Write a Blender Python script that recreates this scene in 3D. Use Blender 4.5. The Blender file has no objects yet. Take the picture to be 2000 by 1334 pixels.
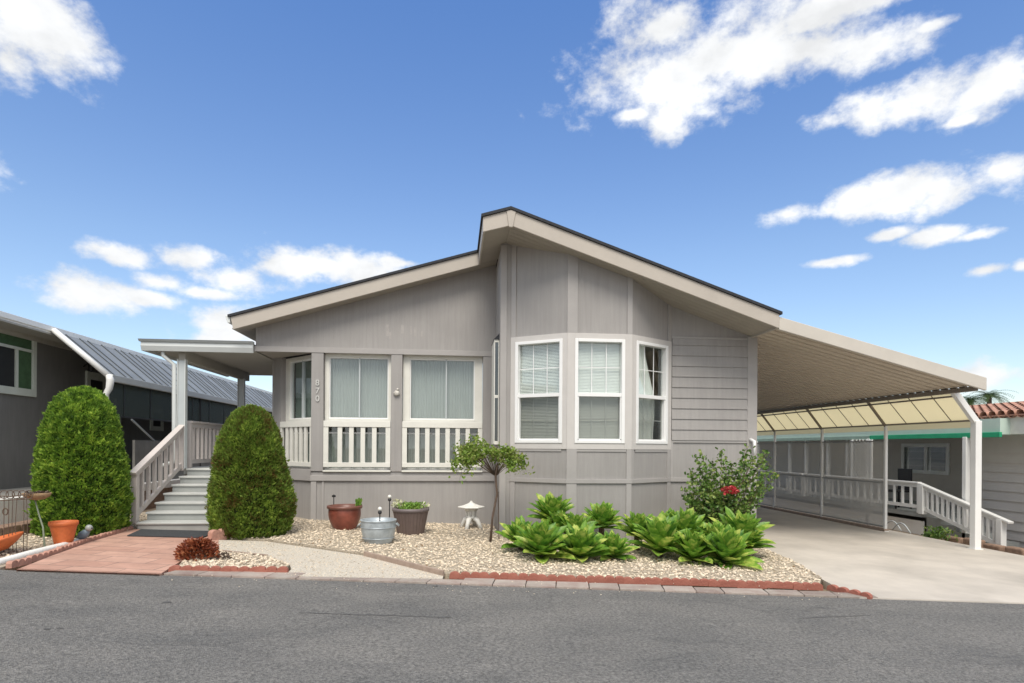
import bpy, math, random
from mathutils import Vector, Matrix, noise
random.seed(7)
R = random.random
def U(a, b): return a + (b - a) * random.random()
sc = bpy.context.scene
COL = sc.collection

# ------------------------------------------------------------------ camera
F = 1150.; PSI = math.atan(113 / 1150); ROLL = math.radians(.4); EYE = 1.45
cP, sP = math.cos(PSI), math.sin(PSI); cR, sR = math.cos(ROLL), math.sin(ROLL)
cam = bpy.data.cameras.new('camera'); camo = bpy.data.objects.new('camera', cam); COL.objects.link(camo)
right0 = Vector((cP, -sP, 0)); up0 = Vector((0, 0, 1)); fwd = Vector((sP, cP, 0))
rt = cR * right0 + sR * up0; up = -sR * right0 + cR * up0
camo.matrix_world = Matrix((( rt.x, up.x, -fwd.x, 0), (rt.y, up.y, -fwd.y, 0), (rt.z, up.z, -fwd.z, EYE), (0, 0, 0, 1)))
cam.sensor_width = 36; cam.lens = 36 * F / 2000; cam.shift_y = 207 / 2000; cam.clip_end = 3000; cam.clip_start = .05
sc.camera = camo

# surveying helpers: bearing of a photo point, met with a real plane
def ray(px, py):
    u = (px - 1000) / F; v = (874 - py) / F
    u, v = u * cR - v * sR, u * sR + v * cR
    return (sP + u * cP, cP - u * sP, v)
def PY(px, py, Y):
    d = ray(px, py); t = Y / d[1]; return Vector((d[0] * t, Y, EYE + d[2] * t))
def PX(px, py, X):
    d = ray(px, py); t = X / d[0]; return Vector((X, d[1] * t, EYE + d[2] * t))
def g(X): return -.04 - .033 * max(-16, min(16, X))
def PG(px, py):
    d = ray(px, py); t = (-.04 - EYE) / (d[2] + .033 * d[0]); return Vector((d[0] * t, d[1] * t, EYE + d[2] * t))

# ------------------------------------------------------------------ mesh builder
class MB:
    def __init__(s): s.v = []; s.f = []
    def add(s, vs, fs):
        n = len(s.v); s.v += [tuple(p) for p in vs]; s.f += [tuple(i + n for i in f) for f in fs]; return s
    def box(s, x0, x1, y0, y1, z0, z1):
        return s.add([(x0,y0,z0),(x1,y0,z0),(x1,y1,z0),(x0,y1,z0),(x0,y0,z1),(x1,y0,z1),(x1,y1,z1),(x0,y1,z1)],
                     [(3,2,1,0),(4,5,6,7),(0,1,5,4),(1,2,6,5),(2,3,7,6),(3,0,4,7)])
    def hexa(s, a, b):   # two quads (lists of 4 points), joined
        return s.add(list(a) + list(b), [(3,2,1,0),(4,5,6,7),(0,1,5,4),(1,2,6,5),(2,3,7,6),(3,0,4,7)])
    def prism(s, pts, off):
        n = len(pts); off = Vector(off)
        p = [Vector(q) for q in pts]
        return s.add(p + [q + off for q in p], [tuple(range(n))[::-1], tuple(range(n, 2*n))] + [(i, (i+1) % n, n + (i+1) % n, n + i) for i in range(n)])
    def prismY(s, poly, y0, y1): return s.prism([(x, y0, z) for x, z in poly], (0, y1 - y0, 0))
    def prismX(s, poly, x0, x1): return s.prism([(x0, y, z) for y, z in poly], (x1 - x0, 0, 0))
    def prismZ(s, poly, z0, z1): return s.prism([(x, y, z0) for x, y in poly], (0, 0, z1 - z0))
    def beam(s, a, b, w, h, upv=(0,0,1)):
        a = Vector(a); b = Vector(b); d = (b - a).normalized(); upv = Vector(upv)
        if abs(d.dot(upv)) > .99: upv = Vector((0,1,0))
        r = d.cross(upv).normalized(); u = r.cross(d).normalized()
        q = lambda c: [c - r*w/2 - u*h/2, c + r*w/2 - u*h/2, c + r*w/2 + u*h/2, c - r*w/2 + u*h/2]
        return s.hexa(q(a), q(b))
    def tube(s, pts, rad, n=8, cap=True):
        pts = [Vector(p) for p in pts]; m = len(pts)
        if not hasattr(rad, '__len__'): rad = [rad] * m
        vs = []; fs = []; ref = None
        for i, p in enumerate(pts):
            d = (pts[min(i+1, m-1)] - pts[max(i-1, 0)]).normalized()
            if ref is None:
                ref = d.cross(Vector((0,0,1)) if abs(d.z) < .9 else Vector((1,0,0))).normalized()
            ref = (ref - d * ref.dot(d)).normalized(); b = d.cross(ref)
            for k in range(n):
                t = 2*math.pi*k/n; vs.append(p + (ref*math.cos(t) + b*math.sin(t)) * rad[i])
        for i in range(m-1):
            for k in range(n): fs.append((i*n+k, i*n+(k+1)%n, (i+1)*n+(k+1)%n, (i+1)*n+k))
        if cap: fs += [tuple(range(n))[::-1], tuple(range((m-1)*n, m*n))]
        return s.add(vs, fs)
    def lathe(s, prof, c=(0,0,0), n=32, sx=1, sy=1, flute=0):
        vs = []; fs = []
        for j, (r, z) in enumerate(prof):
            for k in range(n):
                t = 2*math.pi*k/n; rr = r * (1 + (flute if k % 2 else 0))
                vs.append((c[0] + sx*rr*math.cos(t), c[1] + sy*rr*math.sin(t), c[2] + z))
        for j in range(len(prof)-1):
            for k in range(n): fs.append((j*n+k, j*n+(k+1)%n, (j+1)*n+(k+1)%n, (j+1)*n+k))
        return s.add(vs, fs)
    def ball(s, c, r, n=12, m=8, sz=1):
        pr = [(max(1e-4, r*math.sin(math.pi*i/m)), -r*sz*math.cos(math.pi*i/m)) for i in range(m+1)]
        return s.lathe(pr, c, n)
    def build(s, name, mat, parent=None, loc=None, bevel=0, smooth=False):
        me = bpy.data.meshes.new(name)
        if parent is not None:
            r = parent
            while r.parent: r = r.parent
            o3 = r.location.copy()
        else: o3 = Vector(loc) if loc is not None else Vector((0,0,0))
        me.from_pydata([(p[0]-o3.x, p[1]-o3.y, p[2]-o3.z) for p in s.v], [], s.f); me.update()
        o = bpy.data.objects.new(name, me); COL.objects.link(o)
        if parent is not None: o.parent = parent
        else: o.location = o3
        if mat: me.materials.append(mat)
        if smooth: me.polygons.foreach_set('use_smooth', [True]*len(me.polygons))
        if bevel:
            b = o.modifiers.new('bevel', 'BEVEL'); b.width = bevel; b.segments = 2; b.limit_method = 'ANGLE'; b.angle_limit = .7
        return o
def B(*a): return MB().box(*a)
def tag(o, label=None, cat=None, group=None, kind=None):
    if label: o['label'] = label
    if cat: o['category'] = cat
    if group: o['group'] = group
    if kind: o['kind'] = kind
    return o
def root(name, label, cat, loc=(0,0,0), group=None):
    o = bpy.data.objects.new(name, None); o.empty_display_size = .1; COL.objects.link(o); o.location = loc
    return tag(o, label, cat, group)
def copy_tree(o, parent=None):
    c = o.copy(); COL.objects.link(c); c.parent = parent
    for ch in list(o.children): copy_tree(ch, c)
    return c

# ------------------------------------------------------------------ materials
def newmat(name):
    m = bpy.data.materials.new(name); m.use_nodes = True; nt = m.node_tree
    b = nt.nodes['Principled BSDF']; return m, nt, b
def N(nt, t, **k):
    n = nt.nodes.new(t)
    for a, v in k.items(): setattr(n, a, v)
    return n
def mat(name, col, rough=.6, var=.12, vscale=3., bump=0., bscale=60., metal=0., stretch=(1,1,1), col2=None, spec=.5, grime=0., island=0., subsurf=0, fine=.0):
    m, nt, b = newmat(name); L = nt.links
    tc = N(nt, 'ShaderNodeTexCoord'); mp = N(nt, 'ShaderNodeMapping'); mp.inputs['Scale'].default_value = stretch
    L.new(tc.outputs['Object'], mp.inputs[0])
    n1 = N(nt, 'ShaderNodeTexNoise'); n1.inputs['Scale'].default_value = vscale; n1.inputs['Detail'].default_value = 8; n1.inputs['Roughness'].default_value = .65
    L.new(mp.outputs[0], n1.inputs['Vector'])
    mr = N(nt, 'ShaderNodeMapRange'); mr.inputs[1].default_value = .3; mr.inputs[2].default_value = .7
    L.new(n1.outputs[0], mr.inputs[0])
    mx = N(nt, 'ShaderNodeMix', data_type='RGBA')
    c1 = [c*(1-var) for c in col]; c2 = [min(1, c*(1+var)) for c in col] if col2 is None else list(col2)
    mx.inputs[6].default_value = (*(c1 if col2 is None else col), 1); mx.inputs[7].default_value = (*c2, 1)
    L.new(mr.outputs[0], mx.inputs[0]); out = mx.outputs[2]
    if grime:
        n2 = N(nt, 'ShaderNodeTexNoise'); n2.inputs['Scale'].default_value = .9; n2.inputs['Detail'].default_value = 10
        L.new(tc.outputs['Object'], n2.inputs['Vector'])
        r2 = N(nt, 'ShaderNodeMapRange'); r2.inputs[1].default_value = .45; r2.inputs[2].default_value = .75; r2.inputs[3].default_value = 1; r2.inputs[4].default_value = 1-grime
        L.new(n2.outputs[0], r2.inputs[0])
        h = N(nt, 'ShaderNodeHueSaturation'); L.new(out, h.inputs['Color']); L.new(r2.outputs[0], h.inputs['Value']); out = h.outputs[0]
    if island:
        ge = N(nt, 'ShaderNodeNewGeometry'); r2 = N(nt, 'ShaderNodeMapRange'); r2.inputs[3].default_value = 1-island; r2.inputs[4].default_value = 1+island
        L.new(ge.outputs['Random Per Island'], r2.inputs[0])
        h = N(nt, 'ShaderNodeHueSaturation'); L.new(out, h.inputs['Color']); L.new(r2.outputs[0], h.inputs['Value']); out = h.outputs[0]
    L.new(out, b.inputs['Base Color'])
    b.inputs['Roughness'].default_value = rough; b.inputs['Metallic'].default_value = metal
    b.inputs['Specular IOR Level'].default_value = spec
    if bump:
        n3 = N(nt, 'ShaderNodeTexNoise'); n3.inputs['Scale'].default_value = bscale; n3.inputs['Detail'].default_value = 5
        L.new(mp.outputs[0], n3.inputs['Vector'])
        bp = N(nt, 'ShaderNodeBump'); bp.inputs['Strength'].default_value = bump; bp.inputs['Distance'].default_value = .01
        L.new(n3.outputs[0], bp.inputs['Height']); L.new(bp.outputs[0], b.inputs['Normal'])
    return m
def leafmat(name, ca, cb, cc, rough=.5, trans=.25, pscale=6.):
    m, nt, b = newmat(name); L = nt.links
    ge = N(nt, 'ShaderNodeNewGeometry'); tc = N(nt, 'ShaderNodeTexCoord')
    cr = N(nt, 'ShaderNodeValToRGB'); e = cr.color_ramp.elements
    e[0].position = .1; e[0].color = (*ca, 1); e[1].position = .95; e[1].color = (*cc, 1); k = e.new(.55); k.color = (*cb, 1)
    n = N(nt, 'ShaderNodeTexNoise'); n.inputs['Scale'].default_value = pscale; n.inputs['Detail'].default_value = 4
    L.new(tc.outputs['Object'], n.inputs['Vector'])
    ad = N(nt, 'ShaderNodeMath', operation='MULTIPLY_ADD'); ad.inputs[1].default_value = .5
    L.new(ge.outputs['Random Per Island'], ad.inputs[0])
    mr = N(nt, 'ShaderNodeMapRange'); mr.inputs[1].default_value = .32; mr.inputs[2].default_value = .68; mr.inputs[4].default_value = .55
    L.new(n.outputs[0], mr.inputs[0]); L.new(mr.outputs[0], ad.inputs[2]); L.new(ad.outputs[0], cr.inputs[0])
    L.new(cr.outputs[0], b.inputs['Base Color']); b.inputs['Roughness'].default_value = rough
    tr = N(nt, 'ShaderNodeBsdfTranslucent'); L.new(cr.outputs[0], tr.inputs[0])
    ms = N(nt, 'ShaderNodeMixShader'); ms.inputs[0].default_value = trans
    L.new(b.outputs[0], ms.inputs[1]); L.new(tr.outputs[0], ms.inputs[2]); L.new(ms.outputs[0], nt.nodes['Material Output'].inputs[0])
    return m
def glassmat(name, tint, refl=.12, rough=.02):
    m, nt, b = newmat(name); L = nt.links; nt.nodes.remove(b)
    t = N(nt, 'ShaderNodeBsdfTransparent'); t.inputs[0].default_value = (*tint, 1)
    gl = N(nt, 'ShaderNodeBsdfGlossy'); gl.inputs['Roughness'].default_value = rough; gl.inputs[0].default_value = (.9,.95,.95,1)
    fr = N(nt, 'ShaderNodeFresnel'); fr.inputs[0].default_value = 1.5
    ad = N(nt, 'ShaderNodeMath', operation='ADD'); ad.inputs[1].default_value = refl; ad.use_clamp = True
    L.new(fr.outputs[0], ad.inputs[0]); ge = N(nt, 'ShaderNodeNewGeometry'); nb = N(nt, 'ShaderNodeMath', operation='SUBTRACT'); nb.inputs[0].default_value = 1; L.new(ge.outputs['Backfacing'], nb.inputs[1])
    mu = N(nt, 'ShaderNodeMath', operation='MULTIPLY'); L.new(ad.outputs[0], mu.inputs[0]); L.new(nb.outputs[0], mu.inputs[1])
    ms = N(nt, 'ShaderNodeMixShader'); L.new(mu.outputs[0], ms.inputs[0])
    L.new(t.outputs[0], ms.inputs[1]); L.new(gl.outputs[0], ms.inputs[2]); L.new(ms.outputs[0], nt.nodes['Material Output'].inputs[0])
    return m
def screenmat(name, col, opac, scale=0):
    m, nt, b = newmat(name); L = nt.links
    b.inputs['Base Color'].default_value = (*col, 1); b.inputs['Roughness'].default_value = .7
    t = N(nt, 'ShaderNodeBsdfTransparent'); ms = N(nt, 'ShaderNodeMixShader'); ms.inputs[0].default_value = opac
    L.new(t.outputs[0], ms.inputs[1]); L.new(b.outputs[0], ms.inputs[2]); L.new(ms.outputs[0], nt.nodes['Material Output'].inputs[0])
    return m

M = {}
M['siding'] = mat('taupe_siding', (.342,.326,.314), .65, .075, 2.2, .4, 25, stretch=(9,9,.5), grime=.14)
M['siding_light'] = mat('taupe_trim', (.376,.358,.345), .6, .05, 4, .12, 40, grime=.08)
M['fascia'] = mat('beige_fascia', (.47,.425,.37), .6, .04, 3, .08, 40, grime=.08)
M['soffit'] = mat('shaded_beige_soffit', (.36,.325,.28), .7, .05, 4, .1, 50)  # fascia beige darkened: shadow under the eaves is put into the colour
M['shingle'] = mat('dark_shingle', (.03,.032,.038), .85, .3, 20, .6, 80)
M['band'] = mat('offwhite_casing', (.56,.535,.51), .5, .04, 5)
M['white'] = mat('white_vinyl', (.82,.82,.81), .35, .03, 4)
M['creamwhite'] = mat('cream_paint', (.74,.73,.67), .5, .05, 6, .06, 60, grime=.08)
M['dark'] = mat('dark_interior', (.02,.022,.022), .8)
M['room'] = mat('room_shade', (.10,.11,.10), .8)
M['curtain'] = mat('sheer_curtain', (.36,.385,.375), .9, .07, 3, stretch=(6,6,.5))
M['blind'] = mat('white_blind', (.90,.92,.89), .6, .03)
M['glass'] = glassmat('window_glass', (.93,.95,.94), .10)
M['glass_screen'] = glassmat('screened_glass', (.76,.77,.755), .06, .2)
M['glass_dark'] = glassmat('dark_glass', (.25,.33,.27), .10)
M['numeral'] = mat('white_numeral', (.58,.58,.555), .5)
M['shell'] = mat('pale_ceramic', (.6,.57,.52), .35)
M['alu'] = mat('grey_porch_metal', (.50,.54,.55), .4, .04, 3, spec=.5, grime=.05)
M['porchwhite'] = mat('porch_cover_paint', (.66,.69,.68), .45, .03, 3, grime=.08)
M['pink_rail'] = mat('pinkish_railing_paint', (.60,.545,.51), .55, .06, 8, .1, 50)
M['step'] = mat('grey_step_paint', (.34,.355,.345), .5, .07, 5, .1, 60, grime=.15)
M['stepnose'] = mat('pale_step_edge', (.50,.51,.49), .5)
M['carportpan'] = mat('tan_carport_pan', (.60,.52,.42), .5, .05, 2, stretch=(.5,8,1))
M['carportfascia'] = mat('beige_carport_fascia', (.56,.52,.46), .5, .05, 2, grime=.1)
M['beam'] = mat('brown_metal_beam', (.20,.17,.14), .55, .1)
M['postwhite'] = mat('white_metal_post', (.80,.80,.78), .35, .03, 3, grime=.08)
m_, nt_, b_ = newmat('cream_awning_sheet'); M['awning'] = m_
b_.inputs['Base Color'].default_value = (.90,.83,.64,1); b_.inputs['Roughness'].default_value = .6
tr_ = N(nt_, 'ShaderNodeBsdfTranslucent'); tr_.inputs[0].default_value = (.95,.88,.68,1); ms_ = N(nt_, 'ShaderNodeMixShader'); ms_.inputs[0].default_value = .75
nt_.links.new(b_.outputs[0], ms_.inputs[1]); nt_.links.new(tr_.outputs[0], ms_.inputs[2]); nt_.links.new(ms_.outputs[0], nt_.nodes['Material Output'].inputs[0])
M['mesh'] = screenmat('grey_screen_mesh', (.72,.70,.65), .38)
M['mesh_lower'] = screenmat('grey_lower_screen', (.74,.73,.70), .46)
M['greenmesh'] = screenmat('dark_green_screen', (.06,.08,.068), .72)
M['nwall'] = mat('dark_grey_siding', (.19,.185,.175), .7, .1, 3, .3, 20, stretch=(4,4,.5), grime=.2)
M['nroofw'] = mat('white_roof_edge', (.90,.89,.85), .5, .04)
M['nsoffit'] = mat('grey_beige_soffit', (.42,.40,.35), .7, .05)
M['panel'] = mat('blue_grey_metal_panel', (.24,.26,.275), .6, .12, 2, grime=.2)
M['seam'] = mat('dark_seam', (.07,.08,.09), .5)
M['sagewhite'] = mat('sage_white_frame', (.60,.63,.56), .5, .05)
M['green_shade'] = mat('green_window_shade', (.06,.12,.055), .7, .2, 8)
M['black'] = mat('black_metal', (.02,.02,.022), .5)
M['rsiding'] = mat('greige_lap_siding', (.56,.53,.50), .65, .05, 3, .1, 30, grime=.1)
M['tile'] = mat('red_clay_tile', (.40,.215,.155), .8, .3, 6, .5, 30)
M['green_awning'] = mat('green_canvas', (.02,.34,.17), .6, .15, 4)
M['paleawning'] = mat('pale_green_valance', (.50,.62,.55), .6, .05)
M['terracotta'] = mat('orange_terracotta', (.62,.155,.045), .55, .18, 9, .1, 50)
M['redclay'] = mat('red_glazed_clay', (.21,.06,.04), .35, .4, 5, .15, 30)
M['clayrim'] = mat('dark_clay_rim', (.17,.07,.05), .4, .2, 8)
M['zinc'] = mat('galvanised_zinc', (.42,.47,.50), .42, .25, 8, .15, 30, metal=.35)
M['brownpot'] = mat('brown_plastic_pot', (.13,.095,.085), .5, .12, 10)
M['potrim'] = mat('brown_plastic_pot_rim', (.17,.14,.14), .5)
M['soil'] = mat('potting_soil', (.05,.035,.025), .95, .3, 30, .8, 60)
M['stone_white'] = mat('white_cast_stone', (.72,.71,.67), .75, .08, 20, .3, 80)
M['globe'] = mat('frosted_globe', (.8,.8,.74), .3)
M['bluegrey'] = mat('blue_grey_ceramic', (.16,.22,.27), .45, .2, 12)
M['greyball'] = mat('grey_ceramic', (.32,.34,.33), .4, .15)
M['rust'] = mat('rusty_wire', (.11,.075,.055), .7, .3, 20)
M['tan'] = mat('woven_liner', (.30,.20,.11), .85, .3, 20, .6, 60)
M['edging'] = mat('red_concrete_edging', (.40,.155,.11), .85, .3, 7, .7, 45, col2=(.30,.10,.07), island=.1)
M['edge_pale'] = mat('faded_red_edging', (.46,.25,.19), .85, .25, 9, .6, 45)
M['whitecurb'] = mat('white_painted_curb', (.86,.84,.79), .7, .06, 6, .3, 40, grime=.2)
M['wood'] = mat('weathered_board', (.33,.25,.20), .8, .2, 10, .3, 30)
M['bark'] = mat('brown_bark', (.11,.075,.055), .85, .3, 20, .6, 40)
M['mat'] = mat('charcoal_mat', (.045,.048,.052), .9, .25, 30, .4, 80)
M['stucco'] = mat('white_stucco', (.92,.90,.86), .8, .04, 4, .3, 60, grime=.06)
M['brickcap'] = mat('brown_stone_cap', (.26,.17,.12), .85, .3, 12, .5, 30)
M['cypress'] = leafmat('cypress_foliage', (.035,.085,.012), (.21,.38,.045), (.56,.72,.11), .6, .42, 9)
M['cypress_brown'] = leafmat('browned_cypress_foliage', (.20,.115,.035), (.14,.25,.035), (.46,.58,.10), .6, .42, 4)
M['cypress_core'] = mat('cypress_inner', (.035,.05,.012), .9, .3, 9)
M['agave'] = leafmat('agave_leaf', (.05,.16,.02), (.22,.40,.05), (.66,.70,.17), .42, .3, 7)
M['rose'] = leafmat('rose_leaf', (.04,.10,.02), (.14,.25,.045), (.36,.40,.12), .45, .3, 6)
M['tree'] = leafmat('small_tree_leaf', (.09,.17,.02), (.22,.33,.045), (.42,.42,.16), .5, .35, 6)
M['redleaf'] = leafmat('red_leaf', (.10,.02,.012), (.30,.075,.03), (.50,.20,.09), .5, .25, 9)
M['petal'] = leafmat('red_petal', (.45,.03,.04), (.62,.08,.09), (.80,.25,.22), .5, .25, 20)
M['plant'] = leafmat('bright_leaf', (.10,.22,.03), (.20,.36,.05), (.38,.5,.12), .45, .3, 9)
M['palewhite_leaf'] = leafmat('cream_leaf', (.55,.52,.35), (.65,.65,.45), (.8,.8,.62), .5, .25, 9)
M['palm'] = leafmat('palm_leaf', (.03,.06,.015), (.06,.11,.025), (.12,.17,.05), .5, .2, 3)

# ground materials
def asphalt():
    m, nt, b = newmat('asphalt'); L = nt.links; tc = N(nt, 'ShaderNodeTexCoord')
    n1 = N(nt, 'ShaderNodeTexNoise'); n1.inputs['Scale'].default_value = 42; n1.inputs['Detail'].default_value = 8; n1.inputs['Roughness'].default_value = .8
    mp = N(nt, 'ShaderNodeMapping'); mp.inputs['Scale'].default_value = (.6, 1.2, 1); L.new(tc.outputs['Object'], mp.inputs[0])
    n2 = N(nt, 'ShaderNodeTexNoise'); n2.inputs['Scale'].default_value = 1.3; n2.inputs['Detail'].default_value = 9; n2.inputs['Roughness'].default_value = .6
    v = N(nt, 'ShaderNodeTexVoronoi'); v.inputs['Scale'].default_value = 95
    for n in (n1, v): L.new(tc.outputs['Object'], n.inputs['Vector'])
    L.new(mp.outputs[0], n2.inputs['Vector'])
    cr = N(nt, 'ShaderNodeValToRGB'); e = cr.color_ramp.elements; e[0].position = .38; e[0].color = (.088,.086,.083,1); e[1].position = .64; e[1].color = (.30,.29,.272,1)
    L.new(n1.outputs[0], cr.inputs[0])
    cr2 = N(nt, 'ShaderNodeValToRGB'); e = cr2.color_ramp.elements; e[0].position = .32; e[0].color = (.74,.75,.76,1); e[1].position = .66; e[1].color = (1.07,1.06,1.04,1)
    L.new(n2.outputs[0], cr2.inputs[0])
    mx = N(nt, 'ShaderNodeMix', data_type='RGBA', blend_type='MULTIPLY'); mx.inputs[0].default_value = 1
    L.new(cr.outputs[0], mx.inputs[6]); L.new(cr2.outputs[0], mx.inputs[7])
    # sparse pale chips
    v2 = N(nt, 'ShaderNodeTexVoronoi'); v2.inputs['Scale'].default_value = 30; L.new(tc.outputs['Object'], v2.inputs['Vector'])
    r = N(nt, 'ShaderNodeMapRange'); r.inputs[1].default_value = .10; r.inputs[2].default_value = .04; L.new(v2.outputs['Distance'], r.inputs[0])
    mx2 = N(nt, 'ShaderNodeMix', data_type='RGBA'); mx2.inputs[7].default_value = (.42,.41,.38,1); L.new(mx.outputs[2], mx2.inputs[6])
    mm = N(nt, 'ShaderNodeMath', operation='MULTIPLY'); mm.inputs[1].default_value = .5; L.new(r.outputs[0], mm.inputs[0]); L.new(mm.outputs[0], mx2.inputs[0])
    # drag streaks along the lane
    # hairline cracks
    wv = N(nt, 'ShaderNodeTexNoise'); wv.inputs['Scale'].default_value = 2.5; wv.inputs['Detail'].default_value = 4; L.new(tc.outputs['Object'], wv.inputs['Vector'])
    mpc = N(nt, 'ShaderNodeMix', data_type='VECTOR'); mpc.inputs[0].default_value = .25; L.new(tc.outputs['Object'], mpc.inputs[4]); L.new(wv.outputs['Color'], mpc.inputs[5])
    ms = N(nt, 'ShaderNodeMapping'); ms.inputs['Scale'].default_value = (.35,1,1); L.new(mpc.outputs[1], ms.inputs[0])
    v3 = N(nt, 'ShaderNodeTexVoronoi', feature='DISTANCE_TO_EDGE'); v3.inputs['Scale'].default_value = 1.05; L.new(ms.outputs[0], v3.inputs['Vector'])
    r3 = N(nt, 'ShaderNodeMapRange'); r3.inputs[1].default_value = .016; r3.inputs[2].default_value = .0; L.new(v3.outputs['Distance'], r3.inputs[0])
    n5 = N(nt, 'ShaderNodeTexNoise'); n5.inputs['Scale'].default_value = .8; L.new(tc.outputs['Object'], n5.inputs['Vector'])
    r5 = N(nt, 'ShaderNodeMapRange'); r5.inputs[1].default_value = .47; r5.inputs[2].default_value = .58; r5.inputs[4].default_value = .32; L.new(n5.outputs[0], r5.inputs[0])
    m5 = N(nt, 'ShaderNodeMath', operation='MULTIPLY'); L.new(r3.outputs[0], m5.inputs[0]); L.new(r5.outputs[0], m5.inputs[1])
    mx3 = N(nt, 'ShaderNodeMix', data_type='RGBA'); mx3.inputs[7].default_value = (.05,.05,.052,1); L.new(m5.outputs[0], mx3.inputs[0]); L.new(mx2.outputs[2], mx3.inputs[6])
    L.new(mx3.outputs[2], b.inputs['Base Color']); b.inputs['Roughness'].default_value = .8
    bp = N(nt, 'ShaderNodeBump'); bp.inputs['Strength'].default_value = .8; bp.inputs['Distance'].default_value = .012
    L.new(v.outputs['Distance'], bp.inputs['Height']); L.new(bp.outputs[0], b.inputs['Normal']); return m
M['asphalt'] = asphalt()
M['concrete'] = mat('driveway_concrete', (.56,.51,.445), .75, .14, 1.1, .3, 120, grime=.22)
M['aggregate'] = mat('fine_aggregate', (.55,.50,.42), .85, .35, 70, .8, 90)
M['gravelbase'] = mat('gravel_bed_base', (.40,.34,.26), .9, .35, 45, 1., 60)
M['pebble'] = mat('cream_pebble', (.64,.55,.43), .75, .14, 12, island=.42)
M['dirt'] = mat('dry_dirt', (.24,.185,.13), .95, .3, 8, .8, 40)
def brickmat(name, c1, c2, mort, w, h, rot=0, bumpy=.4):
    m, nt, b = newmat(name); L = nt.links; tc = N(nt, 'ShaderNodeTexCoord'); mp = N(nt, 'ShaderNodeMapping'); mp.inputs['Rotation'].default_value = (0,0,rot)
    L.new(tc.outputs['Object'], mp.inputs[0])
    bt = N(nt, 'ShaderNodeTexBrick'); bt.offset = .5; bt.inputs['Scale'].default_value = 1; bt.inputs['Brick Width'].default_value = w; bt.inputs['Row Height'].default_value = h
    bt.inputs['Mortar Size'].default_value = .009; bt.inputs['Mortar Smooth'].default_value = .3; bt.inputs['Bias'].default_value = 0
    bt.inputs['Color1'].default_value = (*c1,1); bt.inputs['Color2'].default_value = (*c2,1); bt.inputs['Mortar'].default_value = (*mort,1)
    L.new(mp.outputs[0], bt.inputs['Vector'])
    n = N(nt, 'ShaderNodeTexNoise'); n.inputs['Scale'].default_value = 4; n.inputs['Detail'].default_value = 9; n.inputs['Roughness'].default_value = .7; L.new(tc.outputs['Object'], n.inputs['Vector'])
    r = N(nt, 'ShaderNodeMapRange'); r.inputs[1].default_value = .3; r.inputs[2].default_value = .7; r.inputs[3].default_value = .8; r.inputs[4].default_value = 1.18; L.new(n.outputs[0], r.inputs[0])
    h_ = N(nt, 'ShaderNodeHueSaturation'); L.new(bt.outputs['Color'], h_.inputs['Color']); L.new(r.outputs[0], h_.inputs['Value']); L.new(h_.outputs[0], b.inputs['Base Color'])
    b.inputs['Roughness'].default_value = .8
    bp = N(nt, 'ShaderNodeBump'); bp.invert = True; bp.inputs['Strength'].default_value = bumpy; bp.inputs['Distance'].default_value = .01
    L.new(bt.outputs['Fac'], bp.inputs['Height']); L.new(bp.outputs[0], b.inputs['Normal']); return m
M['walk'] = brickmat('salmon_paving', (.52,.315,.24), (.46,.265,.20), (.27,.18,.145), .6, .3, math.radians(8))
M['strip'] = mat('faded_pink_paver', (.285,.205,.18), .9, .15, 4, .7, 50, col2=(.42,.38,.33), island=.2, grime=.25)

# ------------------------------------------------------------------ ground
def sheet(name, poly, dz, mt, thick=.12):     # polygon in X,Y laid on the sloping ground, cut fine enough to follow it
    mb = MB(); n = len(poly)
    top = [(x, y, g(x) + dz) for x, y in poly]; bot = [(x, y, g(x) + dz - thick) for x, y in poly]
    mb.add(top + bot, [tuple(range(n)), tuple(range(n, 2*n))[::-1]] + [(i, i+n, (i+1) % n + n, (i+1) % n) for i in range(n)])
    return tag(mb.build(name, mt), kind='structure')
xs = [-400, -16, 16, 400]
gm = MB()
for x in xs:
    for y in (-300, 400): gm.v.append((x, y, g(x) - .10))
gm.f = [(0,2,3,1), (2,4,5,3), (4,6,7,5)]
tag(gm.build('ground', M['dirt']), kind='structure')
def ey(X): return 6.40 - .071 * (X - .6)          # far edge of the road
sheet('road', [(-16, ey(-16)), (-16, -6), (16, -6), (16, ey(16))], -.012, M['asphalt'], .05)
E_ = lambda pts: [tuple(PG(*p)[:2]) for p in pts]
walk_left = E_([(32,1114),(100,1087),(175,1060),(235,1042),(262,1034)])
walk = [(-4.62, ey(-4.62)+.012)] + walk_left + [(-4.94, 9.75), (-3.5, 9.75), (-3.42, 9.0)] + E_([(425,1077),(352,1098)]) + [(-3.12, 6.62), (-3.12, ey(-3.12)+.012)]
sheet('path', walk, .008, M['walk'])
island = E_([(347,1104),(360,1094),(425,1079),(523,1089),(566,1105)])
island[0] = (island[0][0], 6.92)
sheet('gravel_island', [(-3.08, 6.9)] + island[1:] + [(-1.92, 6.9)], .012, M['gravelbase'])
aggr = E_([(427,1055),(520,1058),(712,1086),(866,1124)]) + [(-.12, 6.66), (-1.86, 6.66), (-1.86, 7.02)] + E_([(566,1104),(523,1088),(427,1078)])
sheet('aggregate_path', aggr, .004, M['aggregate'])
dw_edge = E_([(1668,1166),(1604,1132),(1560,1103),(1493,1074)])
main_gravel = [(-.05, 6.86)] + E_([(866,1123),(712,1085),(520,1057),(440,1052)]) + [(-3.55, 9.75), (-3.55, 12.5), (.5, 12.5), (.5, 10.4), (5.44, 10.4), (5.30, 9.9), (5.1, 9.3)] + dw_edge[::-1][:-1] + [(4.34, 6.62)]
sheet('gravel_bed', main_gravel, .022, M['gravelbase'])
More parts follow.
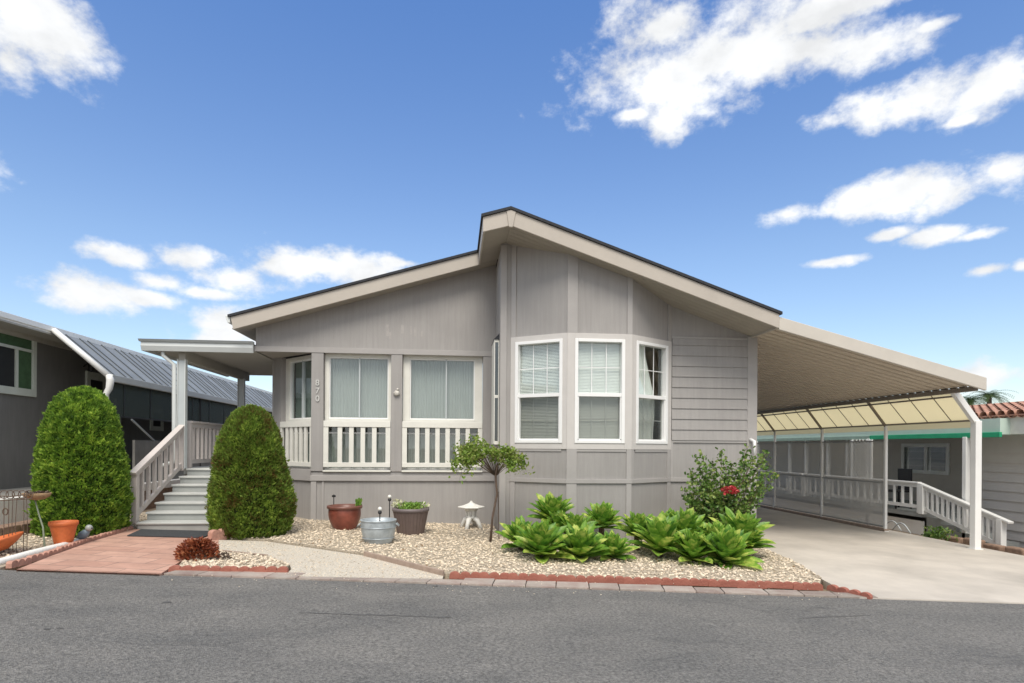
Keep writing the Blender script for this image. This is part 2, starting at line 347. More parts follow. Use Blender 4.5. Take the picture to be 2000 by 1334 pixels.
sheet('driveway', [(4.5, ey(4.5)+.006)] + [(x+.02, y) for x, y in dw_edge] + [(5.14, 9.3), (5.34, 9.9), (5.47, 10.2), (5.47, 26), (9.85, 26), (9.85, 9.2), (10.6, 8.4), (14, 5.9), (14, ey(14)+.006)], .0, M['concrete'])
tarm = mat('tar_stain', (.10,.099,.096), .75, .3, 30, .5, 90)
def stain(pts, wd, nm='tar_streak', lbl=''):
    mb = MB(); n = len(pts); L1 = []; L2 = []
    for i, (x, y) in enumerate(pts):
        k = wd*(.35+.65*math.sin(math.pi*(i+.3)/n))*U(.5,1.2); L1.append((x, y-k, g(x)-.009)); L2.append((x, y+k, g(x)-.009))
    for i in range(n-1): mb.add([L1[i], L1[i+1], L2[i+1], L2[i]], [(0,1,2,3)])
    tag(mb.build(nm, tarm), kind='structure')
for (a_, b_, n_, wd) in (((585,1194),(868,1203),26,.018),((1560,1205),(1700,1200),14,.012)):
    q0, q1 = PG(*a_), PG(*b_); stain([(q0.x+(q1.x-q0.x)*i/n_, q0.y+(q1.y-q0.y)*i/n_+U(-.012,.012)) for i in range(n_+1)], wd)
for (px, py, rr_) in ((92,1226,.018),(118,1225,.016),(327,1174,.03),(850,1143,.02),(868,1203,.035)):
    q = PG(px, py); mb = MB(); m_ = 11
    mb.add([(q.x+rr_*U(.6,1.3)*math.cos(6.283*i/m_)*1.6, q.y+rr_*U(.6,1.2)*math.sin(6.283*i/m_), g(q.x)-.0085) for i in range(m_)], [tuple(range(m_))])
    tag(mb.build('tar_spot', tarm), kind='structure')
# paver strip along the road
ps = MB(); x = -3.1
while x < 4.42:
    w = U(.33, .37) if x < 1.5 else U(.28,.5); y0 = ey(x) + .008; y1 = 6.84 if -1.86 > x or x > -.1 else 6.64
    yy1 = min(y1, y0 + .42)
    if x > -.1: yy1 = y0 + .27 - .02 * x
    a = [(x, y0), (x+w-.008, ey(x+w)+.008), (x+w-.008+.05, yy1 - .004), (x+.05, yy1)]
    dz = U(.004, .009)
    ps.prism([(p, q, g(p) - .06) for p, q in a], (0, 0, .06 + dz)); x += w
tag(ps.build('paver_strip', M['strip'], bevel=.004), kind='structure')

def inpoly(x, y, P):
    c = False; j = len(P) - 1
    for i in range(len(P)):
        if (P[i][1] > y) != (P[j][1] > y) and x < (P[j][0]-P[i][0])*(y-P[i][1])/(P[j][1]-P[i][1]) + P[i][0]: c = not c
        j = i
    return c
def pebbles(P, n, s0, s1, dz, mb, border=None):
    x0 = min(p[0] for p in P); x1 = max(p[0] for p in P); y0 = min(p[1] for p in P); y1 = max(p[1] for p in P); k = 0
    while k < n:
        x, y = U(x0, x1), U(y0, y1)
        if not inpoly(x, y, P): continue
        k += 1
        s = U(s0, s1); a = U(0, 6.28); ca, sa = math.cos(a), math.sin(a); z = g(x) + dz + U(-.3, .35)*s
        vs = []
        for (p, q, r) in ((1,0,0),(0,1,0),(-1,0,0),(0,-1,0),(.45,.45,.75),(-.5,.4,.7),(-.4,-.5,.75),(.5,-.4,.7),(.0,0,-.7)):
            p = p*s*U(.8,1.3); q = q*s*U(.6,.95); vs.append((x+p*ca-q*sa, y+p*sa+q*ca, z+r*s*U(.5,.8)))
        mb.add(vs, [(4,5,6,7),(0,1,5,4)[:3],(0,5,4),(1,2,5),(2,6,5),(2,3,6),(3,7,6),(3,0,7),(0,4,7),(1,0,8),(2,1,8),(3,2,8),(0,3,8)])
pb = MB()
front = [(x, y) for x, y in main_gravel if y < 11.5]
vis = [(-.05, 6.86)] + E_([(866,1123),(712,1085),(520,1057),(440,1052)]) + [(-3.5,9.75),(-3.5,11.33),(.76,11.33),(.76,10.2),(5.3,10.2),(5.2,9.6),(5.05,9.2)] + dw_edge[::-1][:-1] + [(4.34,6.62)]
pebbles(vis, 16500, .011, .023, .028, pb)
pebbles([(-3.05,6.93)] + island[1:] + [(-1.95,6.93)], 900, .012, .026, .02, pb)
tag(pb.build('gravel', M['pebble']), 'loose cream and tan gravel stones in the front beds', 'gravel', kind='stuff')
pb = MB(); pebbles(aggr, 1500, .004, .010, .006, pb); pebbles([(-3,6.1),(4.4,5.95),(4.4,6.6),(-3,6.75)], 110, .004, .009, .004, pb)
tag(pb.build('loose_grit', M['pebble']), 'fine loose grit on the path between the gravel beds', 'grit', kind='stuff')

# ------------------------------------------------------------------ main house
HY = 25.
def ZL(x): return 3.76 + .30 * (x + 4.01)
def ZR(x): return 5.224 - .339 * (x - .87)
house = root('mobile_home', 'taupe grey manufactured home with low gable roof, white bay window and railed front windows', 'house', (1, 11, 0))
T = .24
# roof skin
rf = MB()
th = .045
rf.hexa([(-4.05,10.97,ZL(-4.05)),(.45,10.97,ZL(.45)),(.45,HY,ZL(.45)),(-4.05,HY,ZL(-4.05))], [(-4.05,10.97,ZL(-4.05)+th),(.45,10.97,ZL(.45)+th),(.45,HY,ZL(.45)+th),(-4.05,HY,ZL(-4.05)+th)])
rf.hexa([(.40,9.27,ZL(.40)),(.872,9.27,ZL(.872)),(.872,HY,ZL(.872)),(.40,HY,ZL(.40))], [(.40,9.27,ZL(.40)+th),(.872,9.27,ZL(.872)+th),(.872,HY,ZL(.872)+th),(.40,HY,ZL(.40)+th)])
rf.hexa([(.87,9.27,ZR(.87)),(5.40,9.27,ZR(5.40)),(5.40,HY,ZR(5.40)),(.87,HY,ZR(.87))], [(.87,9.27,ZR(.87)+th),(5.40,9.27,ZR(5.40)+th),(5.40,HY,ZR(5.40)+th),(.87,HY,ZR(.87)+th)])
roof = rf.build('roof', M['shingle'], house)
def fascia(pts, y0, y1, mt=M['fascia'], par=roof): return MB().prismY(pts, y0, y1).build('fascia_board', mt, par, bevel=.006)
fascia([(-4.01,ZL(-4.01)-.004),(.43,ZL(.43)-.004),(.43,ZL(.43)-T),(-3.96,ZL(-3.96)-T)], 11.0, 11.04)
fascia([(.43,ZL(.43)-.004),(.80,ZL(.80)-.004),(.84,ZL(.84)-T-.01),(.43,ZL(.43)-T)], 9.3, 9.34)
fascia([(.95,ZR(.95)-.004),(5.36,ZR(5.36)-.004),(5.36,ZR(5.36)-T),(.90,ZR(.90)-T-.01)], 9.3, 9.34)
MB().prismY([(.80,ZL(.80)-.006),(.87,ZL(.87)-.006),(.95,ZR(.95)-.006),(.90,ZR(.9)-T-.03),(.84,ZL(.84)-T-.03)], 9.285, 9.345).build('ridge_block', M['fascia'], roof, bevel=.005)
MB().prismX([(9.34,ZL(.43)-.004),(11.0,ZL(.43)-.004),(11.0,ZL(.43)-T),(9.34,ZL(.43)-T)], .43, .46).build('fascia_board', M['fascia'], roof)
MB().prismX([(9.34,ZR(5.36)-.004),(HY,ZR(5.36)-.004),(HY,ZR(5.36)-T),(9.34,ZR(5.36)-T)], 5.33, 5.36).build('fascia_board', M['fascia'], roof)
# left eave gutter
MB().prismY([(-4.10,ZL(-4.05)+.03),(-4.02,ZL(-4.05)+.03),(-4.012,ZL(-4.05)-.10),(-4.06,ZL(-4.05)-.10)], 11.0, HY).build('gutter', M['porchwhite'], roof, bevel=.01)
# soffits (sloped, with a few grooves)
so = MB()
def sof(x0, x1, Z, y0, y1):
    so.hexa([(x0,y0,Z(x0)-T+.02),(x1,y0,Z(x1)-T+.02),(x1,y1,Z(x1)-T+.02),(x0,y1,Z(x0)-T+.02)], [(x0,y0,Z(x0)-T+.04),(x1,y0,Z(x1)-T+.04),(x1,y1,Z(x1)-T+.04),(x0,y1,Z(x0)-T+.04)])
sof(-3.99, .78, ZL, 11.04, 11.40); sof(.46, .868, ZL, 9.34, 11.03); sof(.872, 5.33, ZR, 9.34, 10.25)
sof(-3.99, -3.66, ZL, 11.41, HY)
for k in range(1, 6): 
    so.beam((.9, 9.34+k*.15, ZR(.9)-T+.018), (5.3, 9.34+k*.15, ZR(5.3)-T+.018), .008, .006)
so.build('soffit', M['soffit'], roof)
# left gable wall and lower walls
w = MB(); w.prismY([(-3.68,3.22),(.78,3.22),(.78,ZL(.78)-.1),(-3.68,ZL(-3.68)-.1)], 11.35, 11.47)
for k in range(14):   # vertical board joints
    x = -3.5 + k*.305
    if x < .7: w.box(x, x+.007, 11.347, 11.352, 3.24, ZL(x)-T)
w.build('gable_wall', M['siding'], house)
B(-3.70,.78,11.325,11.35,3.20,3.30).build('beam_trim', M['siding_light'], house, bevel=.004)
MB().prismZ([(-2.66,11.46),(-3.68,12.37),(-3.68,11.47),(-2.66,11.47)][::-1], 3.215, 3.235).build('corner_soffit', M['soffit'], house)
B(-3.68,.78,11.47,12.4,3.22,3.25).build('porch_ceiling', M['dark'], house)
def post(x0, x1, z0=.98, z1=3.20): return B(x0, x1, 11.335, 11.50, z0, z1).build('post', M['siding'], house, bevel=.005)
p1 = post(-2.67,-2.45); p2 = post(-1.20,-.99); post(.545,.779)
# skirting of left half
s = MB(); s.box(-2.66,.78,11.37,11.47,-.3,.80)
s.prism([(-2.66,11.37,-.3),(-3.68,12.28,-.3),(-3.68,12.38,-.3),(-2.66,11.47,-.3)], (0,0,1.1)); s.build('skirting', M['siding'], house)
B(-2.68,.78,11.33,11.40,.80,.90).build('skirting_trim', M['siding_light'], house, bevel=.004)
B(-2.67,.78,11.36,11.47,.90,.97).build('skirting_frieze', M['siding'], house)
B(-2.67,-2.57,11.345,11.37,-.3,.80).build('batten', M['siding_light'], house, bevel=.004)
B(-2.47,-2.43,11.352,11.37,-.3,.80).build('batten', M['siding_light'], house, bevel=.004)
for a, b2 in ((-2.45,-1.20),(-.99,.545)): B(a, b2, 11.32, 11.5, .97, 1.00).build('sill_ledge', M['creamwhite'], house, bevel=.004)
MB().prism([(-2.67,11.33,.80),(-3.70,12.25,.80),(-3.70,12.33,.80),(-2.67,11.41,.80)], (0,0,.2)).build('skirting_trim', M['siding_light'], house)
# framed places for windows: local axes along a segment
def seg(P0, P1):
    P0 = Vector((*P0,0)); P1 = Vector((*P1,0)); L_ = (P1-P0).length; u = (P1-P0)/L_; n = Vector((u.y, -u.x, 0))   # n points outward (to the viewer)
    def at(t, d, z): return P0 + u*t + n*d + Vector((0,0,z))
    return at, L_
def sbox(mb, at, t0, t1, d0, d1, z0, z1):
    return mb.hexa([at(t0,d1,z0),at(t1,d1,z0),at(t1,d0,z0),at(t0,d0,z0)], [at(t0,d1,z1),at(t1,d1,z1),at(t1,d0,z1),at(t0,d0,z1)])
def ring(mb, at, t0, t1, z0, z1, d0, d1, wl, wr, wb, wt):
    sbox(mb, at, t0, t0+wl, d0, d1, z0, z1); sbox(mb, at, t1-wr, t1, d0, d1, z0, z1)
    sbox(mb, at, t0+wl, t1-wr, d0, d1-.001, z0, z0+wb); sbox(mb, at, t0+wl, t1-wr, d0, d1-.001, z1-wt, z1)
def curtain(at, t0, t1, d, z0, z1, pitch=.055, amp=.012):
    mb = MB(); n = max(6, int((t1-t0)/.012)); 
    for i in range(n+1):
        t = t0 + (t1-t0)*i/n; dd = d + amp*math.sin(t/pitch*6.283 + 1.3*math.sin(t*9)) 
        mb.v += [tuple(at(t, dd, z0)), tuple(at(t, dd, z1))]
    mb.f = [(2*i, 2*i+2, 2*i+3, 2*i+1) for i in range(n)]
    return mb
def slider(at, t0, t1, z0, z1, mull, wl, wr, cmat=M['curtain']):
    mb = MB(); ring(mb, at, t0, t1, z0, z1, -.20, -.10, wl, wr, .05, .075)
    wd = mb.build('window', M['creamwhite'], house, bevel=.004)
    mb = MB(); ring(mb, at, t0+wl, t1-wr, z0+.05, z1-.075, -.19, -.125, .02, .02, .02, .02); mb.build('sash', M['white'], wd)
    mb = MB(); sbox(mb, at, mull-.012, mull+.012, -.185, -.12, z0+.06, z1-.08); mb.build('mullion', M['alu'], wd)
    sbox(MB(), at, t0+wl+.01, t1-wr-.01, -.165, -.16, z0+.06, z1-.09).build('pane', M['glass'], wd)
    cm = curtain(at, t0+wl, t1-wr, -.24, z0+.02, z1-.05); cm.build('curtain', cmat, wd, smooth=True)
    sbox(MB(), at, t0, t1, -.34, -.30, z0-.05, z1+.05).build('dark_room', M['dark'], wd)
    return wd
def lower_lights(at, t0, t1, z0, z1, cmat=M['curtain']):
    mb = MB(); ring(mb, at, t0, t1, z0, z1, -.20, -.12, .06, .06, .04, .04)
    sbox(mb, at, t0+.06, t1-.06, -.17, -.13, z1-.23, z1-.20)
    wd = mb.build('lower_window', M['white'], house)
    sbox(MB(), at, t0+.05, t1-.05, -.165, -.16, z0+.03, z1-.03).build('pane', M['glass'], wd)
    curtain(at, t0+.03, t1-.03, -.24, z0, z1-.22, .08, .02).build('curtain', cmat, wd, smooth=True)
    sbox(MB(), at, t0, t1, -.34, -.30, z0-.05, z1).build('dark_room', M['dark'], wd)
def rail(at, t0, t1, nb, endl=.09, endr=.09):
    z0, z1 = 1.06, 1.93
    mb = MB(); sbox(mb, at, t0, t1, -.05, .02, z1-.115, z1); rr = mb.build('railing', M['creamwhite'], house, bevel=.005)
    sbox(MB(), at, t0, t1, -.045, .015, z0, z0+.085).build('bottom_rail', M['creamwhite'], rr, bevel=.004)
    sbox(MB(), at, t0, t0+endl, -.04, .01, z0+.085, z1-.115).build('end_stile', M['creamwhite'], rr)
    sbox(MB(), at, t1-endr, t1, -.04, .01, z0+.085, z1-.115).build('end_stile', M['creamwhite'], rr)
    gap = (t1-t0-endl-endr)
    for k in range(nb):
        c = t0 + endl + gap*(k+1)/(nb+1)
        sbox(MB(), at, c-.042, c+.042, -.035, .005, z0+.085, z1-.115).build('baluster', M['creamwhite'], rr, bevel=.003)
atF, _ = seg((-2.66,11.35),(.78,11.35))      # t = X + 2.66
slider(atF, .215, 1.455, 1.93, 3.22, .855, .075, .055); lower_lights(atF, .215, 1.455, 1.0, 1.92); rail(atF, .215, 1.455, 4)
slider(atF, 1.675, 3.20, 1.93, 3.22, 2.50, .13, .15); lower_lights(atF, 1.675, 3.20, 1.0, 1.92); rail(atF, 1.675, 3.20, 6)
atC, LC = seg((-3.45,12.16),(-2.67,11.38))
mb = MB(); sbox(mb, atC, -.33, 0, -.1, 0, .9, 3.22); sbox(mb, atC, 0, LC, -.1, 0, .9, 1.02); mb.build('chamfer_wall', M['siding'], house)
slider(atC, .0, LC, 1.93, 3.20, LC*.52, .13, .09, mat('grey_green_curtain', (.20,.24,.22), .9, .1, 3)); lower_lights(atC, 0, LC, 1.0, 1.92); rail(atC, 0, LC, 5, .06, .05)
B(-3.68,-3.58,12.37,HY,-.3,3.55).build('side_wall', M['siding'], house)
# house number and ornament on posts
for i, (ch, py) in enumerate((('8', 748), ('7', 763.5), ('0', 779))):
    cu = bpy.data.curves.new('numeral', 'FONT'); cu.body = ch; cu.size = .155; cu.extrude = .006; cu.align_x = 'CENTER'; cu.align_y = 'CENTER'; cu.offset = .001
    o = bpy.data.objects.new('tmp', cu); COL.objects.link(o); bpy.context.view_layer.update()
    dg = bpy.context.evaluated_depsgraph_get(); me = bpy.data.meshes.new_from_object(o.evaluated_get(dg)); bpy.data.objects.remove(o)
    q = PY(620, py, 11.325)
    me.transform(Matrix.Translation((q.x - house.location.x, 11.325 - house.location.y, q.z)) @ Matrix.Rotation(math.pi/2, 4, 'X'))
    o = bpy.data.objects.new('house_numeral', me); me.materials.clear(); me.materials.append(M['numeral']); COL.objects.link(o); o.parent = p1
q = PY(774.5, 766, 11.32); orn = MB()
for k in range(7):
    a = math.radians(-160 + k*23); orn.tube([(q.x+.012, 11.325, q.z+.05), (q.x + .055*math.cos(a), 11.30, q.z + .055*math.sin(a) - .01)], [.010, .017], 6)
orn.ball((q.x+.02, 11.31, q.z+.055), .022)
tag(orn.build('wall_ornament', M['shell'], None, (q.x, 11.32, q.z), smooth=True), 'small pale shell shaped ornament on the post between the two railed windows', 'ornament')
# small upright patches slightly paler than the gable siding
gh = MB()
for (px, py, ww, hh) in ((757,645,.05,.22),(762,655,.04,.12),(786,643,.055,.17),(803,645,.03,.16),(811,648,.04,.16),(824,652,.03,.10)):
    q = PY(px, py, 11.346); gh.box(q.x-ww/2, q.x+ww/2, 11.3485, 11.352, q.z-hh/2, q.z+hh/2)
gh.build('pale_mark', mat('pale_mark_paint', (.385,.36,.345), .7, .1, 12), house)

# --- right half
def ztop(x): return ZR(x) - .12 if x > .87 else ZL(x) - .12
A_, B_, C_, D_ = (.98,10.2), (1.86,9.65), (2.96,9.65), (3.84,10.2)
def wallseg(P0, P1, z0, name='wall', th=.10):
    mb = MB(); at, L_ = seg(P0, P1)
    mb.hexa([at(0,0,z0),at(L_,0,z0),at(L_,-th,z0),at(0,-th,z0)], [at(0,0,ztop(P0[0])),at(L_,0,ztop(P1[0])),at(L_,-th,ztop(P1[0])),at(0,-th,ztop(P0[0]))])
    return mb.build(name, M['siding'], house)
# window geometry in each bay panel
PAN = [(A_, B_, .085, .93), (B_, C_, .115, .89), (C_, D_, .09, .90)]
WZ0, WZ1 = 1.53, 3.27
def bayseg(P0, P1, f0, f1, th=.10):
    at, L_ = seg(P0, P1); t0, t1 = f0*L_, f1*L_; mb = MB()
    zt = lambda t: ztop(P0[0] + (P1[0]-P0[0])*t/L_)
    sbox(mb, at, 0, L_, -th, 0, -.4, WZ0)
    sbox(mb, at, 0, t0, -th, 0, WZ0, WZ1); sbox(mb, at, t1, L_, -th, 0, WZ0, WZ1)
    mb.hexa([at(0,0,WZ1),at(L_,0,WZ1),at(L_,-th,WZ1),at(0,-th,WZ1)], [at(0,0,zt(0)),at(L_,0,zt(L_)),at(L_,-th,zt(L_)),at(0,-th,zt(0))])
    mb.build('bay_wall', M['siding'], house)
    # off-white casing band round the opening
    mb = MB(); ring(mb, at, -.004, L_+.004, 1.43, 3.36, 0, .022, t0+.004, L_-t1+.004, WZ0-1.43, 3.36-WZ1); mb.build('casing', M['band'], house, bevel=.003)
    # window
    mb = MB(); ring(mb, at, t0, t1, WZ0, WZ1, -.09, .035, .055, .055, .05, .05)
    wd = mb.build('bay_window', M['white'], house, bevel=.005)
    zm = 2.34
    mb = MB(); sbox(mb, at, t0+.05, t1-.05, -.075, .02, zm-.03, zm+.03)
    sbox(mb, at, t0+.052, t0+.075, -.075, .012, WZ0+.05, zm-.03); sbox(mb, at, t1-.075, t1-.052, -.075, .012, WZ0+.05, zm-.03); sbox(mb, at, t0+.052, t1-.052, -.075, .012, WZ0+.05, WZ0+.075)
    mb.build('sash_rail', M['white'], wd, bevel=.003)
    mb = MB(); a0, a1 = t0+.055, t1-.055
    for k in (1, 2): sbox(mb, at, a0+(a1-a0)*k/3-.006, a0+(a1-a0)*k/3+.006, -.062, -.052, zm+.03, WZ1-.05)
    sbox(mb, at, a0, a1, -.061, -.053, (zm+WZ1)/2-.006, (zm+WZ1)/2+.006)
    mb.build('muntin', M['white'], wd)
    mb = MB()
    for k in (1, 2): sbox(mb, at, a0+(a1-a0)*k/3-.006, a0+(a1-a0)*k/3+.006, -.072, -.062, WZ0+.05, zm-.03)
    sbox(mb, at, a0, a1, -.071, -.063, (zm+WZ0)/2-.006, (zm+WZ0)/2+.006)
    mb.build('muntin', M['white'], wd)
    sbox(MB(), at, a0, a1, -.06, -.057, zm, WZ1-.05).build('upper_pane', M['glass'], wd)
    sbox(MB(), at, a0, a1, -.050, -.047, WZ0+.05, zm).build('lower_pane', M['glass_screen'], wd)
    return at, t0, t1, wd, zm
bays = [bayseg(*p) for p in PAN]
def blinds(at, t0, t1, wd, za, zb, tilt):
    mb = MB(); z = za
    while z < zb:
        mb.hexa([at(t0,-.115,z),at(t1,-.115,z),at(t1,-.115+.012,z+tilt),at(t0,-.115+.012,z+tilt)], [at(t0,-.115,z+.002),at(t1,-.115,z+.002),at(t1,-.115+.012,z+tilt+.002),at(t0,-.115+.012,z+tilt+.002)]); z += .025
    mb.build('blind', M['blind'], wd)
at, t0, t1, wd, zm = bays[0]; blinds(at, t0+.03, t1-.03, wd, 1.58, 3.24, -.019)
at, t0, t1, wd, zm = bays[1]; blinds(at, t0+.03, t1-.03, wd, 1.58, 3.24, -.023)
at, t0, t1, wd, zm = bays[2]
mb = MB(); n = 26; W_ = t1-t0-.06
cz = [(3.24, .40), (2.9, .52), (2.6, .66), (2.34, .78), (2.0, .78), (1.56, .72)]
for z, fr in cz:
    for i in range(n+1):
        t = t0+.03 + W_*fr*i/n; mb.v.append(tuple(at(t, -.105+.005*math.sin(i*.9), z)))
for r in range(len(cz)-1):
    for i in range(n): a = r*(n+1)+i; mb.f.append((a, a+1, a+n+2, a+n+1))
mb.build('drape', M['blind'], wd)
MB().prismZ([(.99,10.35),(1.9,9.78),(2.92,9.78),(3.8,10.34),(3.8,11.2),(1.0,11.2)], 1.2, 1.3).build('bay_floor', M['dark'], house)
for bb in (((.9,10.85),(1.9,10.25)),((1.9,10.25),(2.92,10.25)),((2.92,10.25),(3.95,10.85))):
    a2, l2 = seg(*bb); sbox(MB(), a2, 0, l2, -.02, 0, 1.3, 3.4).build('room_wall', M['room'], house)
# battens of the bay, above and below the casing
def batten(P0, P1, ta, tb, za, zb, slope=False):
    at, L_ = seg(P0, P1)
    if zb is None:
        f = lambda t: ztop(P0[0] + (P1[0]-P0[0])*t/L_)
        mb = MB(); mb.hexa([at(ta,.02,za),at(tb,.02,za),at(tb,0,za),at(ta,0,za)], [at(ta,.02,f(ta)),at(tb,.02,f(tb)),at(tb,0,f(tb)),at(ta,0,f(ta))])
    else: mb = sbox(MB(), at, ta, tb, 0, .02, za, zb)
    mb.build('batten', M['siding_light'], house, bevel=.003)
LB = seg(B_, C_)[1]; LA = seg(A_, B_)[1]; LD = seg(C_, D_)[1]
for za, zb in ((3.36, None), (.93, 1.43), (-.4, .86)):
    batten(B_, C_, -.005, .17, za, zb); batten(B_, C_, LB-.085, LB+.005, za, zb)
    batten(A_, B_, .0, .09, za, zb); batten(C_, D_, LD-.09, LD, za, zb)
batten(C_, D_, .0, .05, .93, 1.43)
for P0, P1 in ((A_,B_),(B_,C_),(C_,D_)):
    a2, l2 = seg(P0, P1); sbox(MB(), a2, -.008, l2+.008, 0, .028, .86, .93).build('skirting_trim', M['siding_light'], house, bevel=.003)
    sbox(MB(), a2, .09, l2-.09, 0, .014, 1.39, 1.43).build('batten', M['siding_light'], house)
# corner trims, right wall
w = MB(); w.prismY([(3.84,-.4),(5.44,-.4),(5.44,ztop(5.44)),(3.84,ztop(3.84))], 10.2, 10.3); w.build('right_wall', M['siding'], house)
w = MB(); w.prismY([(.78,-.4),(.98,-.4),(.98,ztop(.98)),(.87,ztop(.87)),(.78,ztop(.78))], 10.2, 10.3); w.build('corner_wall', M['siding'], house)
B(.785,.895,10.178,10.20,-.4,ZL(.8)-T).build('corner_board', M['siding_light'], house, bevel=.004)
B(5.27,5.455,10.172,10.20,-.4,ZR(5.35)-T+.02).build('corner_board', M['siding_light'], house, bevel=.004)
B(3.85,5.44,10.17,10.20,.86,.93).build('skirting_trim', M['siding_light'], house, bevel=.003)
B(3.85,5.27,10.175,10.20,3.42,3.455).build('siding_cap', M['siding_light'], house)
z = 1.60; k = 0
while z < 3.40:
    h = .188; MB().prismX([(10.2,z),(10.165,z),(10.182,min(z+h,3.42)),(10.2,min(z+h,3.42))], 3.862, 5.268).build('siding_board', M['siding'], house, bevel=.002); z += h + .001
B(3.85,5.27,10.178,10.20,1.56,1.598).build('skirting_trim', M['siding_light'], house)
B(3.85,3.89,10.18,10.2,.93,1.56).build('batten', M['siding_light'], house)
# side wall of the projection with its narrow window
w = MB(); w.box(.78,.88,10.3,11.47,-.4,4.9); w.build('return_wall', M['siding'], house)
mb = MB(); q0, q1 = 10.34, 11.0
mb.box(.690,.706,q0,q1,1.5,3.35); mb.box(.764,.78,q0,q1,1.5,3.35); mb.box(.706,.764,q0,q1,3.30,3.35); mb.box(.706,.764,q0,q1,1.5,1.56); mb.box(.706,.764,q0+.001,q1,2.32,2.37)
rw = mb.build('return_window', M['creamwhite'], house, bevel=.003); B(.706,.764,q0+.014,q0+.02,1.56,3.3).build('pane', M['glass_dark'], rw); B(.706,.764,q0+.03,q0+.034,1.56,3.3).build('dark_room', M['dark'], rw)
MB().prismY([(.68,3.35),(.785,3.35),(.785,3.46)], q0-.02, q1).build('window_hood', M['shingle'], rw)
# small white pipe elbow on the right corner
pe = MB(); q = PY(1468, 862, 10.12); pe.tube([(q.x,10.17,q.z+.03),(q.x+.03,10.08,q.z),(q.x+.02,10.06,q.z-.25)], [.035,.03,.018], 10); pe.build('drain_elbow', M['white'], house, smooth=True)

# ------------------------------------------------------------------ carport
cp = root('carport', 'beige metal carport roof sloping down from the house to white posts over the driveway', 'carport', (7.5, 12, 0))
CY = 21.
def ZC(x): return 3.66 - (x-5.36)*.2507
rfm = MB(); x0, x1 = 5.365, 9.11
rfm.hexa([(x0,9.36,ZC(x0)-.05),(x1,9.36,ZC(x1)-.05),(x1,CY,ZC(x1)-.05),(x0,CY,ZC(x0)-.05)], [(x0,9.36,ZC(x0)-.02),(x1,9.36,ZC(x1)-.02),(x1,CY,ZC(x1)-.02),(x0,CY,ZC(x0)-.02)])
y = 9.45
while y < CY-.1:     # pans: ribs hanging below the sheet, running down the slope
    a, b2 = .13, .2
    xa, xb = 5.40, 9.09
    rfm.hexa([(xa,y,ZC(xa)-.15),(xb,y,ZC(xb)-.15),(xb,y+.13,ZC(xb)-.15),(xa,y+.13,ZC(xa)-.15)], [(xa,y-.02,ZC(xa)-.05),(xb,y-.02,ZC(xb)-.05),(xb,y+.15,ZC(xb)-.05),(xa,y+.15,ZC(xa)-.05)]); y += .2
crf = rfm.build('carport_roof', M['carportpan'], cp)
MB().prismY([(5.365,ZC(5.365)),(9.14,ZC(9.14)),(9.14,ZC(9.14)-.22),(5.365,ZC(5.365)-.215)], 9.31, 9.36).build('fascia_board', M['carportfascia'], crf, bevel=.008)
B(9.10,9.135,9.36,CY,ZC(9.14)-.075,ZC(9.14)).build('fascia_board', M['carportfascia'], crf, bevel=.006)
BZ = 2.53; bx = 9.06
B(bx-.05,bx+.03,9.42,CY,BZ-.035,BZ+.045).build('beam', M['beam'], cp, bevel=.01)
ysp = 9.42; posts = [9.92, 12.19, 14.46, 16.73, 19.0, 21.2]; CY2 = 21.4
px_ = 9.53; pt = PX(1905, 822, 9.53).z
for i, yy in enumerate(posts):
    wv = .062 if i == 0 else .03
    pm = B(px_-wv, px_+wv, yy-wv, yy+wv, g(9.5)-.05, pt).build('post', M['postwhite'], cp, bevel=.01)
    MB().beam((px_, yy, pt-.03), (bx+.02, yy, BZ+.0), wv*1.7, wv*1.4, (0,1,0)).build('knee_brace', M['postwhite'] if i == 0 else M['beam'], pm, bevel=.006)
    B(px_-wv-.02, px_+wv+.02, yy-wv-.02, yy+wv+.02, g(9.5)-.05, g(9.5)+.015).build('post_base', M['postwhite'], pm)
# cream side awning
aw = MB(); aw.hexa([(bx+.03,9.94,BZ+.02),(px_+.03,9.94,pt+.03),(px_+.03,CY-.5,pt+.03),(bx+.03,CY-.5,BZ+.02)], [(bx+.034,9.94,BZ+.026),(px_+.034,9.94,pt+.036),(px_+.034,CY-.5,pt+.036),(bx+.034,CY-.5,BZ+.026)])
aw.hexa([(px_+.03,9.96,pt+.028),(px_+.034,9.96,pt+.03),(px_+.034,CY-.5,pt+.03),(px_+.03,CY-.5,pt+.028)], [(px_+.05,9.96,pt-.12),(px_+.054,9.96,pt-.12),(px_+.054,CY-.5,pt-.12),(px_+.05,CY-.5,pt-.12)])
awo = aw.build('side_awning', M['awning'], cp)
for (fx, fz, nm) in ((.14,.14,'purlin'),(.97,.97,'purlin')):
    xx = bx + (px_-bx)*fx; zz = BZ - (BZ-pt)*fz - .01; MB().beam((xx,9.92,zz),(xx,CY-.5,zz),.035,.03).build(nm, M['beam'], awo)
k = 0; yy = 9.92
while yy < 20:
    yy += .5675; k += 1
    if k % 4: MB().beam((bx+.04,yy,BZ+.0),(px_+.02,yy,pt+.02),.012,.012,(0,1,0)).build('rib', M['beam'], awo)
